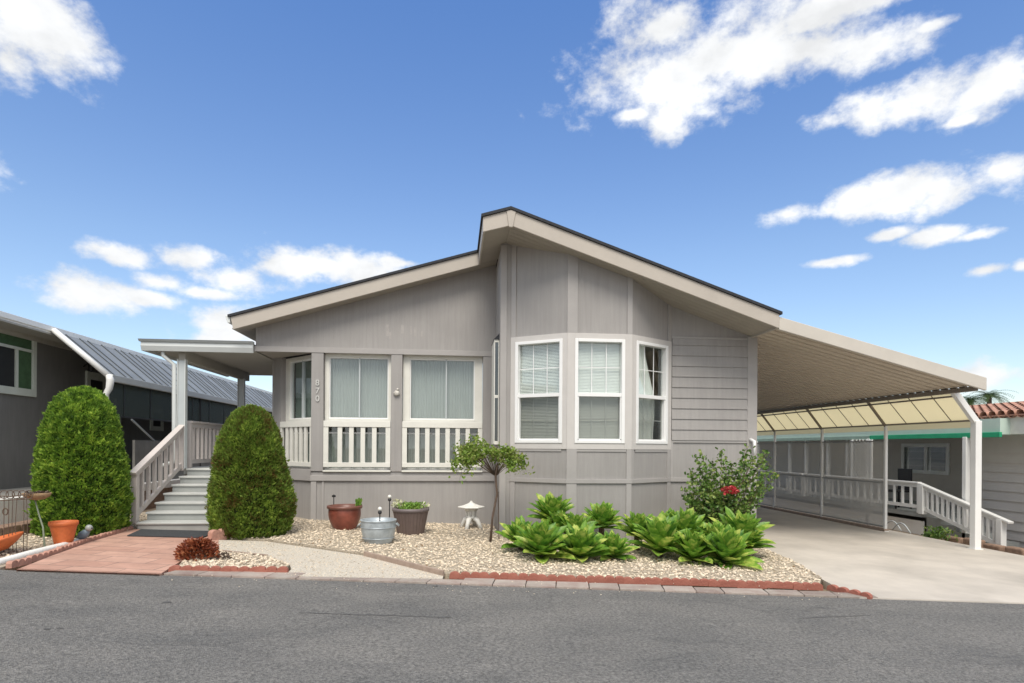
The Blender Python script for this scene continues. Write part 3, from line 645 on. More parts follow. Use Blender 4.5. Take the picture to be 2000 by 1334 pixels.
# screens between the rear posts
def zscr(py): return PX(1730, py, px_).z
zt_, zmid, zb_ = zscr(862), zscr(943), g(9.5)+.10
for i in range(1, 5):
    ya, yb = posts[i]+.03, posts[i+1]-.03
    fr = MB()
    for z in (zt_, zmid, zb_): fr.box(px_-.015, px_+.015, ya, yb, z-.015, z+.015)
    so_ = fr.build('screen_frame', M['beam'] if i > 9 else mat('grey_screen_frame%d' % i, (.28,.28,.27), .5), cp)
    B(px_-.002, px_+.002, ya, yb, zmid+.015, zt_-.015).build('screen', M['mesh'], so_)
    B(px_-.002, px_+.002, ya, yb, zb_+.015, zmid-.015).build('screen', M['mesh_lower'], so_)
B(px_-.05, px_+.05, 12.15, CY-.5, g(9.5)-.05, g(9.5)+.06).build('base_curb', M['wood'], cp)

# ------------------------------------------------------------------ porch cover, steps, deck
PZ0, PZ1 = 3.16, 3.36; DZ = 1.02
pc = root('porch_cover', 'flat white metal porch cover on grey posts beside the left wall of the house', 'porch cover', (-4.6, 11.6, 0))
pr = MB(); pr.box(-5.60,-3.72,11.31,15.3,PZ0+.05,PZ1-.02); prf = pr.build('cover_roof', M['nsoffit'], pc)
MB().prismX([(11.27,PZ1),(11.31,PZ1),(11.31,PZ0),(11.285,PZ0),(11.25,PZ0+.09)], -5.66, -3.70).build('fascia_board', M['porchwhite'], prf, bevel=.006)
B(-5.66,-5.60,11.312,15.3,PZ0,PZ1).build('fascia_board', M['porchwhite'], prf, bevel=.006)
MB().prismX([(11.20,PZ1+.005),(11.31,PZ1+.005),(11.31,PZ1-.035),(11.235,PZ1-.035)], -5.68,-3.69).build('gutter_lip', M['alu'], prf)
beamx = -5.03
B(beamx-.06,beamx+.06,11.45,14.9,PZ0-.14,PZ0+.05).build('beam', M['nsoffit'], pc, bevel=.005)
for yy in (11.5, 14.55):
    pm = B(beamx-.06,beamx+.06,yy-.06,yy+.06,DZ if yy > 12 else DZ-.02,PZ0-.14).build('post', M['alu'], pc, bevel=.006)
    B(beamx-.075,beamx-.061,yy-.075,yy+.02,DZ,PZ0-.12).build('post_flange', M['porchwhite'], pm)
    B(beamx+.0605,beamx+.075,yy-.075,yy+.02,DZ,PZ0-.12).build('post_flange', M['porchwhite'], pm)
ds = MB(); ds.tube([(-5.32,11.36,PZ0+.02),(-5.32,11.37,PZ0-.07),(-5.155,11.42,PZ0-.22),(-5.14,11.42,DZ+.22),(-5.15,11.42,DZ+.12),(-5.30,11.30,DZ+.05)], .038, 8)
ds.build('downspout', M['porchwhite'], pc, smooth=True)
# deck + stairs
dk = root('entry_steps', 'grey painted wooden entry steps rising to the porch between two trimmed shrubs', 'steps', (-4.4, 10.5, .1))
SX0, SX1 = -4.93, -3.72; ns = 7; zb0 = g(-4.4); rise = (DZ - zb0)/ns; run = .285; Y0 = 9.74
for i in range(ns):
    z1 = zb0 + rise*(i+1); ya = Y0 + run*i; yb = ya + run if i < ns-1 else ya + .3
    st = B(SX0, SX1, ya+.02, yb+.02, z1-rise+ (-.1 if i == 0 else 0), z1-.035).build('step', M['step'], dk)
    B(SX0-.015, SX1+.015, ya-.005, yb+.018, z1-.035, z1).build('tread', M['stepnose'], st, bevel=.008)
B(-5.12,-3.70,Y0+run*6+.32,15.2,DZ-.12,DZ).build('deck', M['step'], dk)
B(-5.12,-3.70,Y0+run*6+.36,15.1,-.2,DZ-.12).build('deck_skirt', M['siding'], dk)
def railing(name, pa, pb_, nb, hgt, bot, label, mt, group=None, newel=.045, rw=.035, side=(1,0,0), toprail=.07, ext=.0, nz=None):
    pa = Vector(pa); pb_ = Vector(pb_); rt_ = root(name, label, 'railing', pa, group)
    d = (pb_-pa).normalized()
    for k_, p in enumerate((pa, pb_)):
        B(p.x-newel,p.x+newel,p.y-newel,p.y+newel,(nz if nz is not None and k_ == 0 else p.z-.02),p.z+hgt+.0).build('newel', mt, rt_, bevel=.006)
    z_ = Vector((0,0,1))
    MB().beam(pa+z_*(hgt+.015)-d*ext, pb_+z_*(hgt+.015)+d*ext*.3, toprail*1.6, .04).build('handrail', mt, rt_, bevel=.006)
    MB().beam(pa+z_*(hgt-.05), pb_+z_*(hgt-.05), .04, .08).build('top_rail', mt, rt_)
    MB().beam(pa+z_*bot, pb_+z_*bot, .04, .08).build('bottom_rail', mt, rt_)
    for k_ in range(nb):
        q = pa + (pb_-pa)*(k_+1)/(nb+1); B(q.x-rw/2,q.x+rw/2,q.y-rw/2,q.y+rw/2,q.z+bot+.03,q.z+hgt-.08).build('baluster', mt, rt_)
    return rt_
a = PX(277, 1000, -5.02); a = Vector((-5.02, 9.86, g(-5)+.10)); b2 = Vector((-5.02, 11.46, DZ-.02))
railing('stair_railing', a, b2, 7, .80, .10, 'pinkish beige stair railing running up the left side of the entry steps', M['pink_rail'], ext=.10, rw=.05)
railing('deck_railing', (-5.02,11.75,DZ), (-5.02,15.1,DZ), 16, .86, .12, 'pinkish beige slatted railing along the porch deck behind the grey post', M['pink_rail'], rw=.05)
tag(MB().prism([(-4.82,9.64,g(-4.82)+.014),(-3.66,9.64,g(-3.66)+.014),(-3.66,9.02,g(-3.66)+.014),(-4.70,9.02,g(-4.7)+.014)][::-1],(0,0,.012)).build('doormat', M['mat'], None, None), 'charcoal doormat lying on the paving at the foot of the entry steps', 'doormat')

# ------------------------------------------------------------------ left neighbour
TX = -6.62; TZ = .62
ter = MB(); ter.box(-30, TX, 4.5, 40, -.3, TZ); tag(ter.build('terrace', mat('terrace_concrete', (.38,.365,.33), .8, .12, 3, .3, 60)), kind='structure')
rwm = root('retaining_wall', 'low white stucco retaining wall behind the left planting bed', 'wall', (TX, 9, 0))
B(TX,TX+.12,5.0,11.0,-.2,TZ+.03).build('wall', M['stucco'], rwm, bevel=.01)
B(TX,TX+.13,11.0,22,-.2,TZ-.14).build('stone_band', M['brickcap'], rwm, bevel=.01)
B(TX-.02,TX+.15,11.0,22,TZ-.14,TZ+.02).build('cap', M['stucco'], rwm, bevel=.01)
lb = root('terrace_edge', 'curved brown brick edge below the white wall at far left', 'edging', (-6.2, 8.6, .2))
lm = MB()
for i in range(16):
    y = 5.6 + i*.34; lm.box(-6.36, -6.1, y, y+.325, .0, g(-6.2)+.14+U(0,.01))
lm.build('bricks', M['brickcap'], lb, bevel=.012)
NX = -8.2; EX = -7.7; EZ = 3.68
nb_ = root('neighbour_house', 'dark grey sided neighbouring home with white roof edge at the left of the photo', 'house', (NX, 14, .6))
w = MB(); w.box(NX-.12,NX,3.0,45,TZ-.05,EZ-.08); nwall = w.build('wall', M['nwall'], nb_)
B(NX, EX, 3.0, 45, EZ-.13, EZ-.10).build('soffit', M['nsoffit'], nb_)
nr = MB().hexa([(EX,3,EZ-.10),(EX,45,EZ-.10),(-11.5,45,EZ+.35),(-11.5,3,EZ+.35)][::-1], [(EX,3,EZ),(EX,45,EZ),(-11.5,45,EZ+.45),(-11.5,3,EZ+.45)][::-1]).build('roof', M['nroofw'], nb_)
B(EX,EX+.03,3,45,EZ-.07,EZ+.03).build('fascia_board', M['nroofw'], nr, bevel=.005)
B(NX+.005,NX+.05,3,45,EZ-.22,EZ-.131).build('soffit_trim', M['nsoffit'], nr)
# big window
def P_(px, py): return PX(px, py, NX)
y0 = 8.9; y1 = P_(68, 700).y; z1 = P_(68, 650).z; z0 = P_(68, 776).z; zt2 = P_(60, 686).z
mb = MB(); X0 = NX; 
mb.box(X0,X0+.04,y0,y0+.08,z0,z1); mb.box(X0,X0+.04,y1-.10,y1,z0,z1); mb.box(X0,X0+.04,y0+.08,y1-.10,z1-.08,z1); mb.box(X0,X0+.05,y0+.08,y1-.10,z0,z0+.14)
nw = mb.build('window', M['sagewhite'], nb_, bevel=.005)
mb = MB(); mb.box(X0+.001,X0+.035,y0+.08,y1-.1,zt2-.03,zt2+.02); ym = P_(30,740).y; mb.box(X0+.001,X0+.034,ym-.03,ym+.03,z0+.14,zt2-.03); mb.build('mullion', M['sagewhite'], nw)
B(X0+.003,X0+.006,y0+.08,y1-.1,zt2,z1-.08).build('shade', M['green_shade'], nw)
B(X0+.003,X0+.006,ym+.03,y1-.1,z0+.14,zt2-.03).build('shade', M['green_shade'], nw)
B(X0+.003,X0+.005,y0+.08,ym-.03,z0+.14,zt2-.03).build('opening', M['dark'], nw)
# door, small window, lamp, lower window
def nwin(pxa, pxb, pya, pyb, nm, fw=.07, mtf=M['sagewhite'], glass=M['dark'], mull=False):
    ya, yb = P_(pxa, 700).y, P_(pxb, 700).y; za = P_(pxb, pyb).z; zb = P_(pxb, pya).z
    mb = MB(); mb.box(X0,X0+.04,ya,ya+fw,za,zb); mb.box(X0,X0+.04,yb-fw,yb,za,zb); mb.box(X0,X0+.04,ya+fw,yb-fw,zb-fw,zb); mb.box(X0,X0+.04,ya+fw,yb-fw,za,za+fw)
    if mull: mb.box(X0,X0+.04,(ya+yb)/2-.03,(ya+yb)/2+.03,za+fw,zb-fw)
    o = mb.build(nm, mtf, nb_, bevel=.004); B(X0+.003,X0+.01,ya+fw,yb-fw,za+fw,zb-fw).build('pane', glass, o); return o
nwin(212, 262, 712, 752, 'window', .08, mull=True)
nwin(293, 318, 800, 842, 'window', .12)
ya, yb = P_(166, 700).y, P_(202, 700).y; dz1 = P_(180, 727).z
d = B(X0,X0+.05,ya,yb,TZ,dz1).build('door', M['sagewhite'], nb_, bevel=.01)
yc = (ya+yb)/2; B(X0+.051,X0+.058,yc-.22,yc+.22,dz1-.55,dz1-.18).build('pane', M['dark'], d)
B(X0,X0+.06,P_(222,900).y,P_(231,900).y,TZ,P_(222,778).z).build('pilaster', M['sagewhite'], nb_)
q = P_(163, 712); lm = MB(); lm.tube([(X0,q.y,q.z-.05),(X0+.10,q.y,q.z+.04),(X0+.16,q.y,q.z+.02)],.012,6)
lm.lathe([(.01,.10),(.07,.03),(.06,-.02),(.045,-.14),(.01,-.16)],(X0+.16,q.y,q.z),10)
tag(lm.build('wall_lamp', M['black'], nb_, smooth=True), 'black wall lantern')
# metal patio awning of the neighbour
na = root('patio_awning', 'grey ribbed metal patio awning with white edge on the left neighbour', 'awning', (-7.2, 16, .6))
AY = 12.1; AX0, AZ0, AX1, AZ1 = -7.66, 3.64, -6.68, 2.80
pn = MB().hexa([(AX0,AY,AZ0-.05),(AX0,40,AZ0-.05),(AX1,40,AZ1-.05),(AX1,AY,AZ1-.05)], [(AX0,AY,AZ0-.03),(AX0,40,AZ0-.03),(AX1,40,AZ1-.03),(AX1,AY,AZ1-.03)]).build('panels', M['panel'], na)
y = AY + .35; k = 0
while y < 39:
    MB().beam((AX0,y,AZ0-.02),(AX1,y,AZ1-.02),.022,.02,(0,1,0)).build('standing_seam', M['seam'], pn)
    y += U(.26,.62); k += 1
MB().tube([(AX0-.0,AY,AZ0),(AX1,AY,AZ1)], .055, 10).build('edge_tube', M['postwhite'], na, smooth=True)
MB().prismY([(AX1-.02,AZ1),(AX1+.10,AZ1+.01),(AX1+.08,AZ1-.12),(AX1,AZ1-.12)], AY, 40).build('gutter', M['porchwhite'], na, bevel=.008)
MB().tube([(AX1+.02,AY,AZ1),(AX1+.05,AY,AZ1-.10),(AX1+.03,AY,AZ1-.26),(AX1-.03,AY,AZ1-.38),(AX1-.03,AY,TZ)], [.055,.07,.06,.055,.055], 10).build('post', M['postwhite'], na, smooth=True)
B(AX1-.12,AX1+.08,AY-.1,AY+.1,TZ,TZ+.05).build('post_base', M['postwhite'], na)
for i in range(1, 7): MB().tube([(AX1-.02,AY+i*4.2,TZ),(AX1-.02,AY+i*4.2,AZ1-.1)], .035, 8).build('post', M['black'], na)
fr = MB(); y = AY+.6
while y < 36: fr.box(AX1-.03,AX1-.005,y-.012,y+.012,2.02,AZ1-.12); y += 1.05
fr.box(AX1-.03,AX1-.005,AY+.1,36,2.0,2.03)
fr.build('screen_bars', M['black'], na)
B(AX1-.02,AX1-.015,AY+.1,36,2.03,AZ1-.12).build('screen', M['greenmesh'], na)
MB().tube([(AX1-.02,AY+.9,1.98),(AX1-.02,AY+3.6,TZ+.1)], .02, 6).build('brace', M['alu'], na)
B(AX1-.05,AX1,AY+1,36,TZ,1.55).build('kick_panel', mat('grey_kick_panel', (.24,.235,.22), .7, .15, 4, grime=.2), na)

# ------------------------------------------------------------------ right neighbour
rx = 11.6; rz0 = -.75
rn = root('neighbour_house', 'greige lap sided neighbouring home with red tile roof at the right edge', 'house', (rx, 12, rz0))
def R_(px, py): return PX(px, py, rx)
yA = R_(1912, 900).y
def laps(xx, ya, yb, z0_, z1_, step=.2):
    mb = MB(); z = z0_
    while z < z1_:
        zz = min(z+step, z1_); mb.prism([(xx,ya,z),(xx-.05,ya,z),(xx-.012,ya,zz),(xx,ya,zz)], (0, yb-ya, 0)); z += step
    mb.box(xx, xx+.1, ya, yb, z0_, z1_); return mb
laps(rx, 5, yA, -1.2, 2.0).build('wall', M['rsiding'], rn)
B(rx+.1, 13.0, yA-.1, yA, -1.2, 2.0).build('return_wall', M['rsiding'], rn)
laps(13.0, yA, 45, -1.2, 2.4).build('wall', mat('porch_wall_siding', (.62,.57,.53), .65, .05), rn)
ez = R_(1990, 846).z; ezt = R_(1990, 815).z; ex = 11.0
q = PX(1990, 848, ex); q2 = PX(1990, 812, ex); 
B(ex, ex+.05, 5, PX(1885, 860, ex).y, q.z, q2.z).build('fascia_board', mat('pale_grey_fascia', (.62,.62,.58), .5), rn, bevel=.006)
B(ex+.05, 13.0, 5, PX(1885,860,ex).y, q.z+.01, q.z+.05).build('soffit', M['rsiding'], rn)
yE = PX(1868, 800, ex).y
tl = MB(); y = 5.
zr0 = q2.z + .0; zr1 = q2.z + .40; tx1 = ex + 2.6
tl.hexa([(ex-.05,5,zr0),(ex-.05,yE+6,zr0),(tx1,yE+6,zr1),(tx1,5,zr1)][::-1], [(ex-.05,5,zr0+.03),(ex-.05,yE+6,zr0+.03),(tx1,yE+6,zr1+.03),(tx1,5,zr1+.03)][::-1])
while y < yE+6:
    for k in range(7):
        f0 = k/7; f1 = (k+1)/7+.03
        xa, xb = ex-.08 + (tx1-ex)*f0, ex-.05 + (tx1-ex)*f1; za, zb = zr0 + (zr1-zr0)*f0 + .045, zr0 + (zr1-zr0)*f1 + .02
        tl.tube([(xa,y,za),(xb,y,zb)], [.085,.075], 8, False)
    y += .2
tl.build('tile_roof', M['tile'], rn, smooth=True)
# recessed window
def Q_(px, py): return PX(px, py, 13.0)
y0, y1 = Q_(1858,900).y, Q_(1764,900).y; z0 = Q_(1800,925).z; z1 = Q_(1800,866).z; X0 = 12.97
mb = MB(); f = .1; mb.box(X0-.04,X0,y0,y0+f,z0,z1); mb.box(X0-.04,X0,y1-f,y1,z0,z1); mb.box(X0-.04,X0,y0+f,y1-f,z1-f,z1); mb.box(X0-.04,X0,y0+f,y1-f,z0,z0+f); ym = Q_(1812,900).y; mb.box(X0-.04,X0,ym-.05,ym+.05,z0+f,z1-f)
wn = mb.build('window', M['white'], rn, bevel=.005); B(X0-.02,X0-.012,y0+f,y1-f,z0+f,z1-f).build('pane', glassmat('reflective_glass', (.05,.06,.06), .28), wn); B(X0-.012,X0-.002,y0+f,y1-f,z0+f,z1-f).build('dark_room', M['dark'], wn)
# green edged patio cover
ga = root('green_awning', 'low pale patio awning with bright green edge on the right neighbour', 'awning', (11, 14, 0))
gx = 10.75; p_ = PX(1955, 852, gx); p2 = PX(1730, 858, gx)
yg = PX(1700, 858, gx).y
B(gx-.03, gx+.03, p_.y, yg, p_.z-.02, p_.z+.085).build('green_edge', M['green_awning'], ga, bevel=.01)
B(gx-.03, gx+.03, yg, 30, p_.z-.02, p_.z+.085).build('green_edge', mat('screened_green_canvas', (.30,.42,.35), .6, .1, 4), ga, bevel=.01)  # paler stretch: the veil of the screens in front is put into the colour
B(gx+.03, 13.0, p_.y+.05, 30, p_.z+.04, p_.z+.09).build('cover', M['paleawning'], ga)
B(gx+.03, gx+.3, p_.y+.05, 30, p_.z+.09, p_.z+.36).build('valance', M['paleawning'], ga)
for yy in (PX(1887,900,gx).y, PX(1698,900,gx).y, 20.0, 24.0, 28.0): B(gx-.05,gx+.05,yy-.05,yy+.05,-1.1,p_.z).build('post', M['postwhite'], ga, bevel=.01)
for px in (1543, 1575, 1618, 1656):
    tag(B(10.9-.045,10.9+.045,PX(px,900,10.9).y-.045,PX(px,900,10.9).y+.045,-1.1,p_.z).build('post', M['postwhite'], ga, bevel=.01))
ya_, yb_ = PX(1702,900,10.7).y, PX(1664,900,10.7).y
lt = root('lattice_panel', 'white diamond lattice panel behind the nearest carport screen', 'lattice', (10.7, (ya_+yb_)/2, -1))
lm2 = MB(); zt4, zb4 = p_.z-.02, -.6
for y in (ya_, yb_): lm2.box(10.68,10.72,y-.03,y+.03,zb4,zt4)
lm2.build('frame', M['postwhite'], lt)
lm2 = MB(); W4 = yb_-ya_; zz = zb4 - W4
while zz < zt4:
    for sg in (1,-1):
        a0 = max(0, (zb4-zz)/W4) if zz < zb4 else 0; a1 = min(1, (zt4-zz)/W4)
        if a1 > a0:
            yl = (lambda t: ya_+W4*t) if sg > 0 else (lambda t: yb_-W4*t)
            lm2.beam((10.70+sg*.004, yl(a0), zz+W4*a0), (10.70+sg*.004, yl(a1), zz+W4*a1), .008, .028, (1,0,0))
    zz += .13
lm2.build('lattice', M['postwhite'], lt)
# deck and railings
RX = 10.6; q = PX(1802, 985, RX); ydk = q.y
dkz = PX(1740, 992, RX).z
dd = root('neighbour_deck', 'raised white skirted porch deck of the right neighbour', 'deck', (11.5, 14, -1))
B(RX+.02, 12.96, ydk+.05, 34, dkz-.12, dkz-.02).build('deck_boards', M['step'], dd)
B(RX+.10, RX+.14, ydk+.1, 34, -1.1, dkz-.22).build('skirt', M['stucco'], dd)
hh = PX(1740, 940, RX).z - dkz
railing('porch_railing', (RX, ydk+.08, dkz), (RX, 16.9, dkz), 16, hh, .12, 'white railing along the right neighbour deck behind the screen', M['postwhite'], 'white railings of the right neighbour', rw=.045)
railing('porch_railing', (RX, 17.0, dkz), (RX, 28, dkz), 24, hh, .12, 'far end of the white railing along the right neighbour deck', M['postwhite'], 'white railings of the right neighbour', rw=.045)
pa = Vector((RX, PX(1955,1050,RX).y, 0)); pa.z = PX(1955, 1078, RX).z; 
railing('ramp_railing', pa, (RX, ydk, dkz-.02), 13, hh*.98, .12, 'white railing sloping down beside the neighbour steps at the right', M['postwhite'], 'white railings of the right neighbour', newel=.06, rw=.045, ext=.22)
st = root('side_steps', 'grey steps going down from the right neighbour deck', 'steps', (11, pa.y+1, -1))
for i in range(5):
    f = (i+.5)/5; B(RX+.1, 11.4, pa.y+(ydk-pa.y)*i/5, pa.y+(ydk-pa.y)*(i+1)/5, -1.1, pa.z+(dkz-pa.z)*f-.05).build('step', M['step'], st)
# dark chair on the deck
q = PX(1745, 975, 10.8); ch = MB(); cx, cy, cz = 10.9, q.y, dkz
ch.box(cx-.22,cx+.22,cy-.22,cy+.22,cz+.38,cz+.43); ch.box(cx+.18,cx+.22,cy-.22,cy+.22,cz+.43,cz+.95)
for dx in (-.2,.2):
    for dy in (-.2,.2): ch.box(cx+dx-.02,cx+dx+.02,cy+dy-.02,cy+dy+.02,cz-.02,cz+.38)
tag(ch.build('deck_chair', M['black'], None, (cx,cy,cz), bevel=.01), 'black chair standing on the right neighbour deck', 'chair')
# hose bib / hoses & little plants by deck
for (px, py, s_, lbl) in ((1815,1050,.9,'low dark shrub at the foot of the right neighbour deck'),(1760,1047,.4,'tiny green plant by the carport post')):
    c = PG(px, py); c.x = max(c.x, 10.1) if px > 1800 else 10.0; mb = MB()
    for i in range(260):
        a = U(0,6.28); r = abs(random.gauss(0,.14))*s_; p = Vector((c.x+r*math.cos(a), c.y+1.4*r*math.sin(a), g(9.9)-.02 + U(0,.26)*s_)); d = Vector((U(-1,1),U(-1,1),U(.2,1))).normalized()*.05; e = d.cross(Vector((U(-1,1),U(-1,1),U(-1,1)))).normalized()*.015
        mb.add([p-d, p+e, p+d, p-e], [(0,1,2,3)])
    tag(mb.build('small_plant', M['rose'], None, (c.x,c.y,g(9.9))), lbl, 'plant')
hs = MB(); c = Vector((10.2, 12.3, g(10)))
for k in range(2): hs.tube([(10.15+k*.1,12.2+t*.07+k*.4,g(10)-.04+.20*math.sin(math.pi*t/8)) for t in range(9)], .014, 6)
tag(hs.build('garden_hose', M['alu'], None, (10,12,g(10)), smooth=True), 'grey looped hoses lying beside the neighbour deck', 'hose')
B2 = MB(); 
for (y, zz) in ((9.6,.14),(10.05,.12),(10.5,.16),(10.95,.13)): B2.box(10.15, 10.32, y, y+.36, g(10)-.1, g(10)+zz-.08)
tag(B2.build('stone_border', M['brickcap'], None, (10.1,10.2,g(10)), bevel=.03), 'pale rough stones edging the right neighbour steps', 'stones')
# trees beyond the right neighbour
def palm(c, h, n, r, lbl, nm='palm_tree'):
    rt_ = root(nm, lbl, 'tree', c)
    MB().tube([c, c+Vector((0.1,0,h*.5)), c+Vector((0,0,h))], [.2,.16,.15], 8).build('trunk', M['bark'], rt_, smooth=True)
    mb = MB()
    for i in range(n):
        a = U(0,6.28); e = U(-.2,1.2); L_ = r*U(.7,1.1); pts = []
        for k in range(9):
            t = k/8; pts.append(c + Vector((math.cos(a)*L_*t*math.cos(e*(1-t)), math.sin(a)*L_*t*math.cos(e*(1-t)), h + L_*(math.sin(e)*t - .75*t*t))))
        for k in range(8):
            for s_ in (-1,1):
                d = (pts[k+1]-pts[k]).normalized(); sd = d.cross(Vector((0,0,1))).normalized()*s_
                for j in (0,.5):
                    o = pts[k].lerp(pts[k+1], j); tip = o + (d*.6+sd*.8-Vector((0,0,.25)))*L_*.28*(1-.6*k/8); mb.add([o, o+d*.07*r*.4, tip], [(0,1,2)])
    mb.build('fronds', M['palm'], rt_)
    return rt_
pq = PY(1932, 770, 40); palm(Vector((pq.x,40,-1)), pq.z+.9, 46, 1.6, 'taller dark palm seen above the red tile roof')
pq = PY(1895, 782, 41); palm(Vector((pq.x,41,-1)), pq.z+1.0, 40, 1.4, 'lower bushy palm left of the taller palm over the carport corner')

# ------------------------------------------------------------------ shrubs
def cypress(c, rx_, ry_, h, lbl, nleaf, mt, sd, prof):
    random.seed(sd); rt_ = root('trimmed_cypress', lbl, 'shrub', c, 'trimmed evergreen shrubs by the steps')
    def rad(t):   # t 0..1 height
        for k in range(len(prof)-1):
            if t <= prof[k+1][0]:
                f = (t-prof[k][0])/(prof[k+1][0]-prof[k][0]); return prof[k][1] + (prof[k+1][1]-prof[k][1])*f
        return 0.
    lump = [(U(0,6.28), U(0,1), U(.15,.4), U(-.06,.06)) for _ in range(40)]
    def lum(a, t):
        s = 1.
        for la, lt, lr, lv in lump:
            da = abs((a-la+math.pi) % (2*math.pi) - math.pi); q = (da/ (lr*2.2))**2 + ((t-lt)/lr)**2
            if q < 1: s += lv*(1-q)
        return s
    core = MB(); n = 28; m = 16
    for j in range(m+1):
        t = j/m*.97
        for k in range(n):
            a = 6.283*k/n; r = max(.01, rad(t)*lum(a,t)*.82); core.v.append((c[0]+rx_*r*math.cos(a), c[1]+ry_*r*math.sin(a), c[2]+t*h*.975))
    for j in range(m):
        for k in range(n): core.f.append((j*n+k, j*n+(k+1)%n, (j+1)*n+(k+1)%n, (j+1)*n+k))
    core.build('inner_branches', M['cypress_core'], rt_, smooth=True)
    mb = MB()
    for i in range(nleaf):
        t = (i+R())/nleaf; t = min(.998, t**.93); a = U(0, 6.283); f = lum(a,t)
        depth = 1 - abs(random.gauss(0, .055)); tip_out = 1 + (U(0,.07) if R() < .12 else 0)
        q_ = Vector((math.cos(a)*rx_, math.sin(a)*ry_, t*h)); nzv = noise.noise(q_*7.5)*.6 + noise.noise(q_*16)*.5
        r = rad(t)*f*depth*tip_out*(1 + .15*nzv)
        p = Vector((c[0]+rx_*r*math.cos(a), c[1]+ry_*r*math.sin(a), c[2]+t*h*(.985+.02*U(-1,1))))
        out = Vector((math.cos(a), math.sin(a), .55 + (2.2*(t-.6) if t > .6 else 0))).normalized()
        d = (out + Vector((U(-.7,.7),U(-.7,.7),U(-.2,.9)))).normalized()*U(.034,.068); e = d.cross(Vector((U(-1,1),U(-1,1),U(-1,1)))).normalized()*U(.009,.017)
        tip = p + d; m1 = p + d*.4
        w2 = d.cross(e).normalized()*U(.006,.012)
        mb.add([p, m1+e, tip, m1-e], [(0,1,2,3)])
        mb.add([p+d*.2, p+d*.55+w2, tip+e*.8, p+d*.55-w2], [(0,1,2,3)])
    mb.build('foliage', mt, rt_)
P1_ = [(0,.88),(.06,.95),(.2,1.),(.35,1.),(.5,.95),(.67,.83),(.78,.74),(.87,.61),(.94,.44),(.98,.27),(1.,.0)]
P2_ = [(0,.86),(.05,.95),(.18,1.),(.35,.97),(.5,.89),(.65,.82),(.77,.72),(.87,.59),(.94,.43),(.98,.26),(1.,.0)]
cypress((-5.52, 9.40, g(-5.4)-.02), .56, .63, 2.17, 'bright green rounded columnar evergreen shrub left of the entry steps', 40000, M['cypress'], 3, P1_)
cypress((-3.14, 9.50, g(-3.2)-.02), .565, .57, 2.0, 'darker green rounded shrub with browned patches right of the entry steps', 38000, M['cypress_brown'], 5, P2_)

# ------------------------------------------------------------------ agaves
def agave_mesh(seed):
    random.seed(seed); mb = MB(); nl = 54
    for i in range(nl):
        f = i/nl; a = i*2.39996; e = math.radians(4 + 80*f**.95) + U(-.16,.16); L_ = U(.78,1.12)*(1 - .42*f**2); W_ = .225*U(.8,1.15)*(1-.3*f)
        d = Vector((math.cos(a), math.sin(a), 0)); sd = Vector((-math.sin(a), math.cos(a), 0)); n = 7; base = []
        x = .03; z = .05 + .28*f; ang = e + .18
        for k in range(n+1):
            t = k/n; wd = W_*(.34 + 1.75*t - .3*t*t)*max(0, (1-t)**.72)*1.15
            if k == 0: wd = W_*.5
            c = d*x + Vector((0,0,z)); up_ = Vector((-math.sin(ang)*d.x, -math.sin(ang)*d.y, math.cos(ang)))
            base += [c - sd*wd + up_*wd*.45, c - sd*wd*.5+up_*wd*.12, c, c + sd*wd*.5+up_*wd*.12, c + sd*wd + up_*wd*.45]
            st_ = L_/n; x += math.cos(ang)*st_; z += math.sin(ang)*st_; ang -= (.34*(1-f) )/n*1.2*(1 if t > .3 else -.6)
        fs = [(5*k+j, 5*k+j+1, 5*k+j+6, 5*k+j+5) for k in range(n) for j in range(4)]
        mb.add(base, fs)
    return mb
protos = [agave_mesh(s_).build('agave', M['agave'], smooth=True).data for s_ in (11, 12, 13)]
for o in [o for o in bpy.data.objects if o.name.startswith('agave')]: bpy.data.objects.remove(o)
AG = [(1078,992,40,9.25,'agave rosette standing highest in the left cluster against the wall'),
 (1175,1008,36,9.15,'lone small agave rosette between the two large clusters near the wall'),
 (1018,1042,38,8.5,'leftmost agave rosette of the left cluster'),
 (1056,1056,50,8.0,'large front left agave rosette of the left cluster'),
 (1124,1028,38,8.7,'middle agave rosette behind the front row of the left cluster'),
 (1132,1066,48,7.95,'large front right agave rosette of the left cluster'),
 (1196,1068,34,8.05,'small yellowing agave rosette at the right end of the left cluster'),
 (1244,1026,36,8.75,'leftmost agave rosette of the right cluster'),
 (1290,1044,54,8.25,'largest agave rosette at the middle of the right cluster'),
 (1336,1026,42,8.75,'rear agave rosette behind the largest one in the right cluster'),
 (1352,1066,44,7.95,'front agave rosette just right of the largest one'),
 (1442,1032,50,8.6,'rear agave rosette below the red flower beside the driveway'),
 (1414,1070,50,7.85,'foremost agave rosette at the right end of the bed'),
 (1460,1050,32,8.4,'rightmost agave rosette touching the driveway edge'),
 (1092,1020,34,8.9,'agave rosette tucked under the highest one'),
 (1306,1020,36,9.0,'agave rosette at the back right of the right cluster near the wall'),
 (1390,1046,34,8.45,'agave rosette squeezed between the largest and the rear right one')]
random.seed(21)
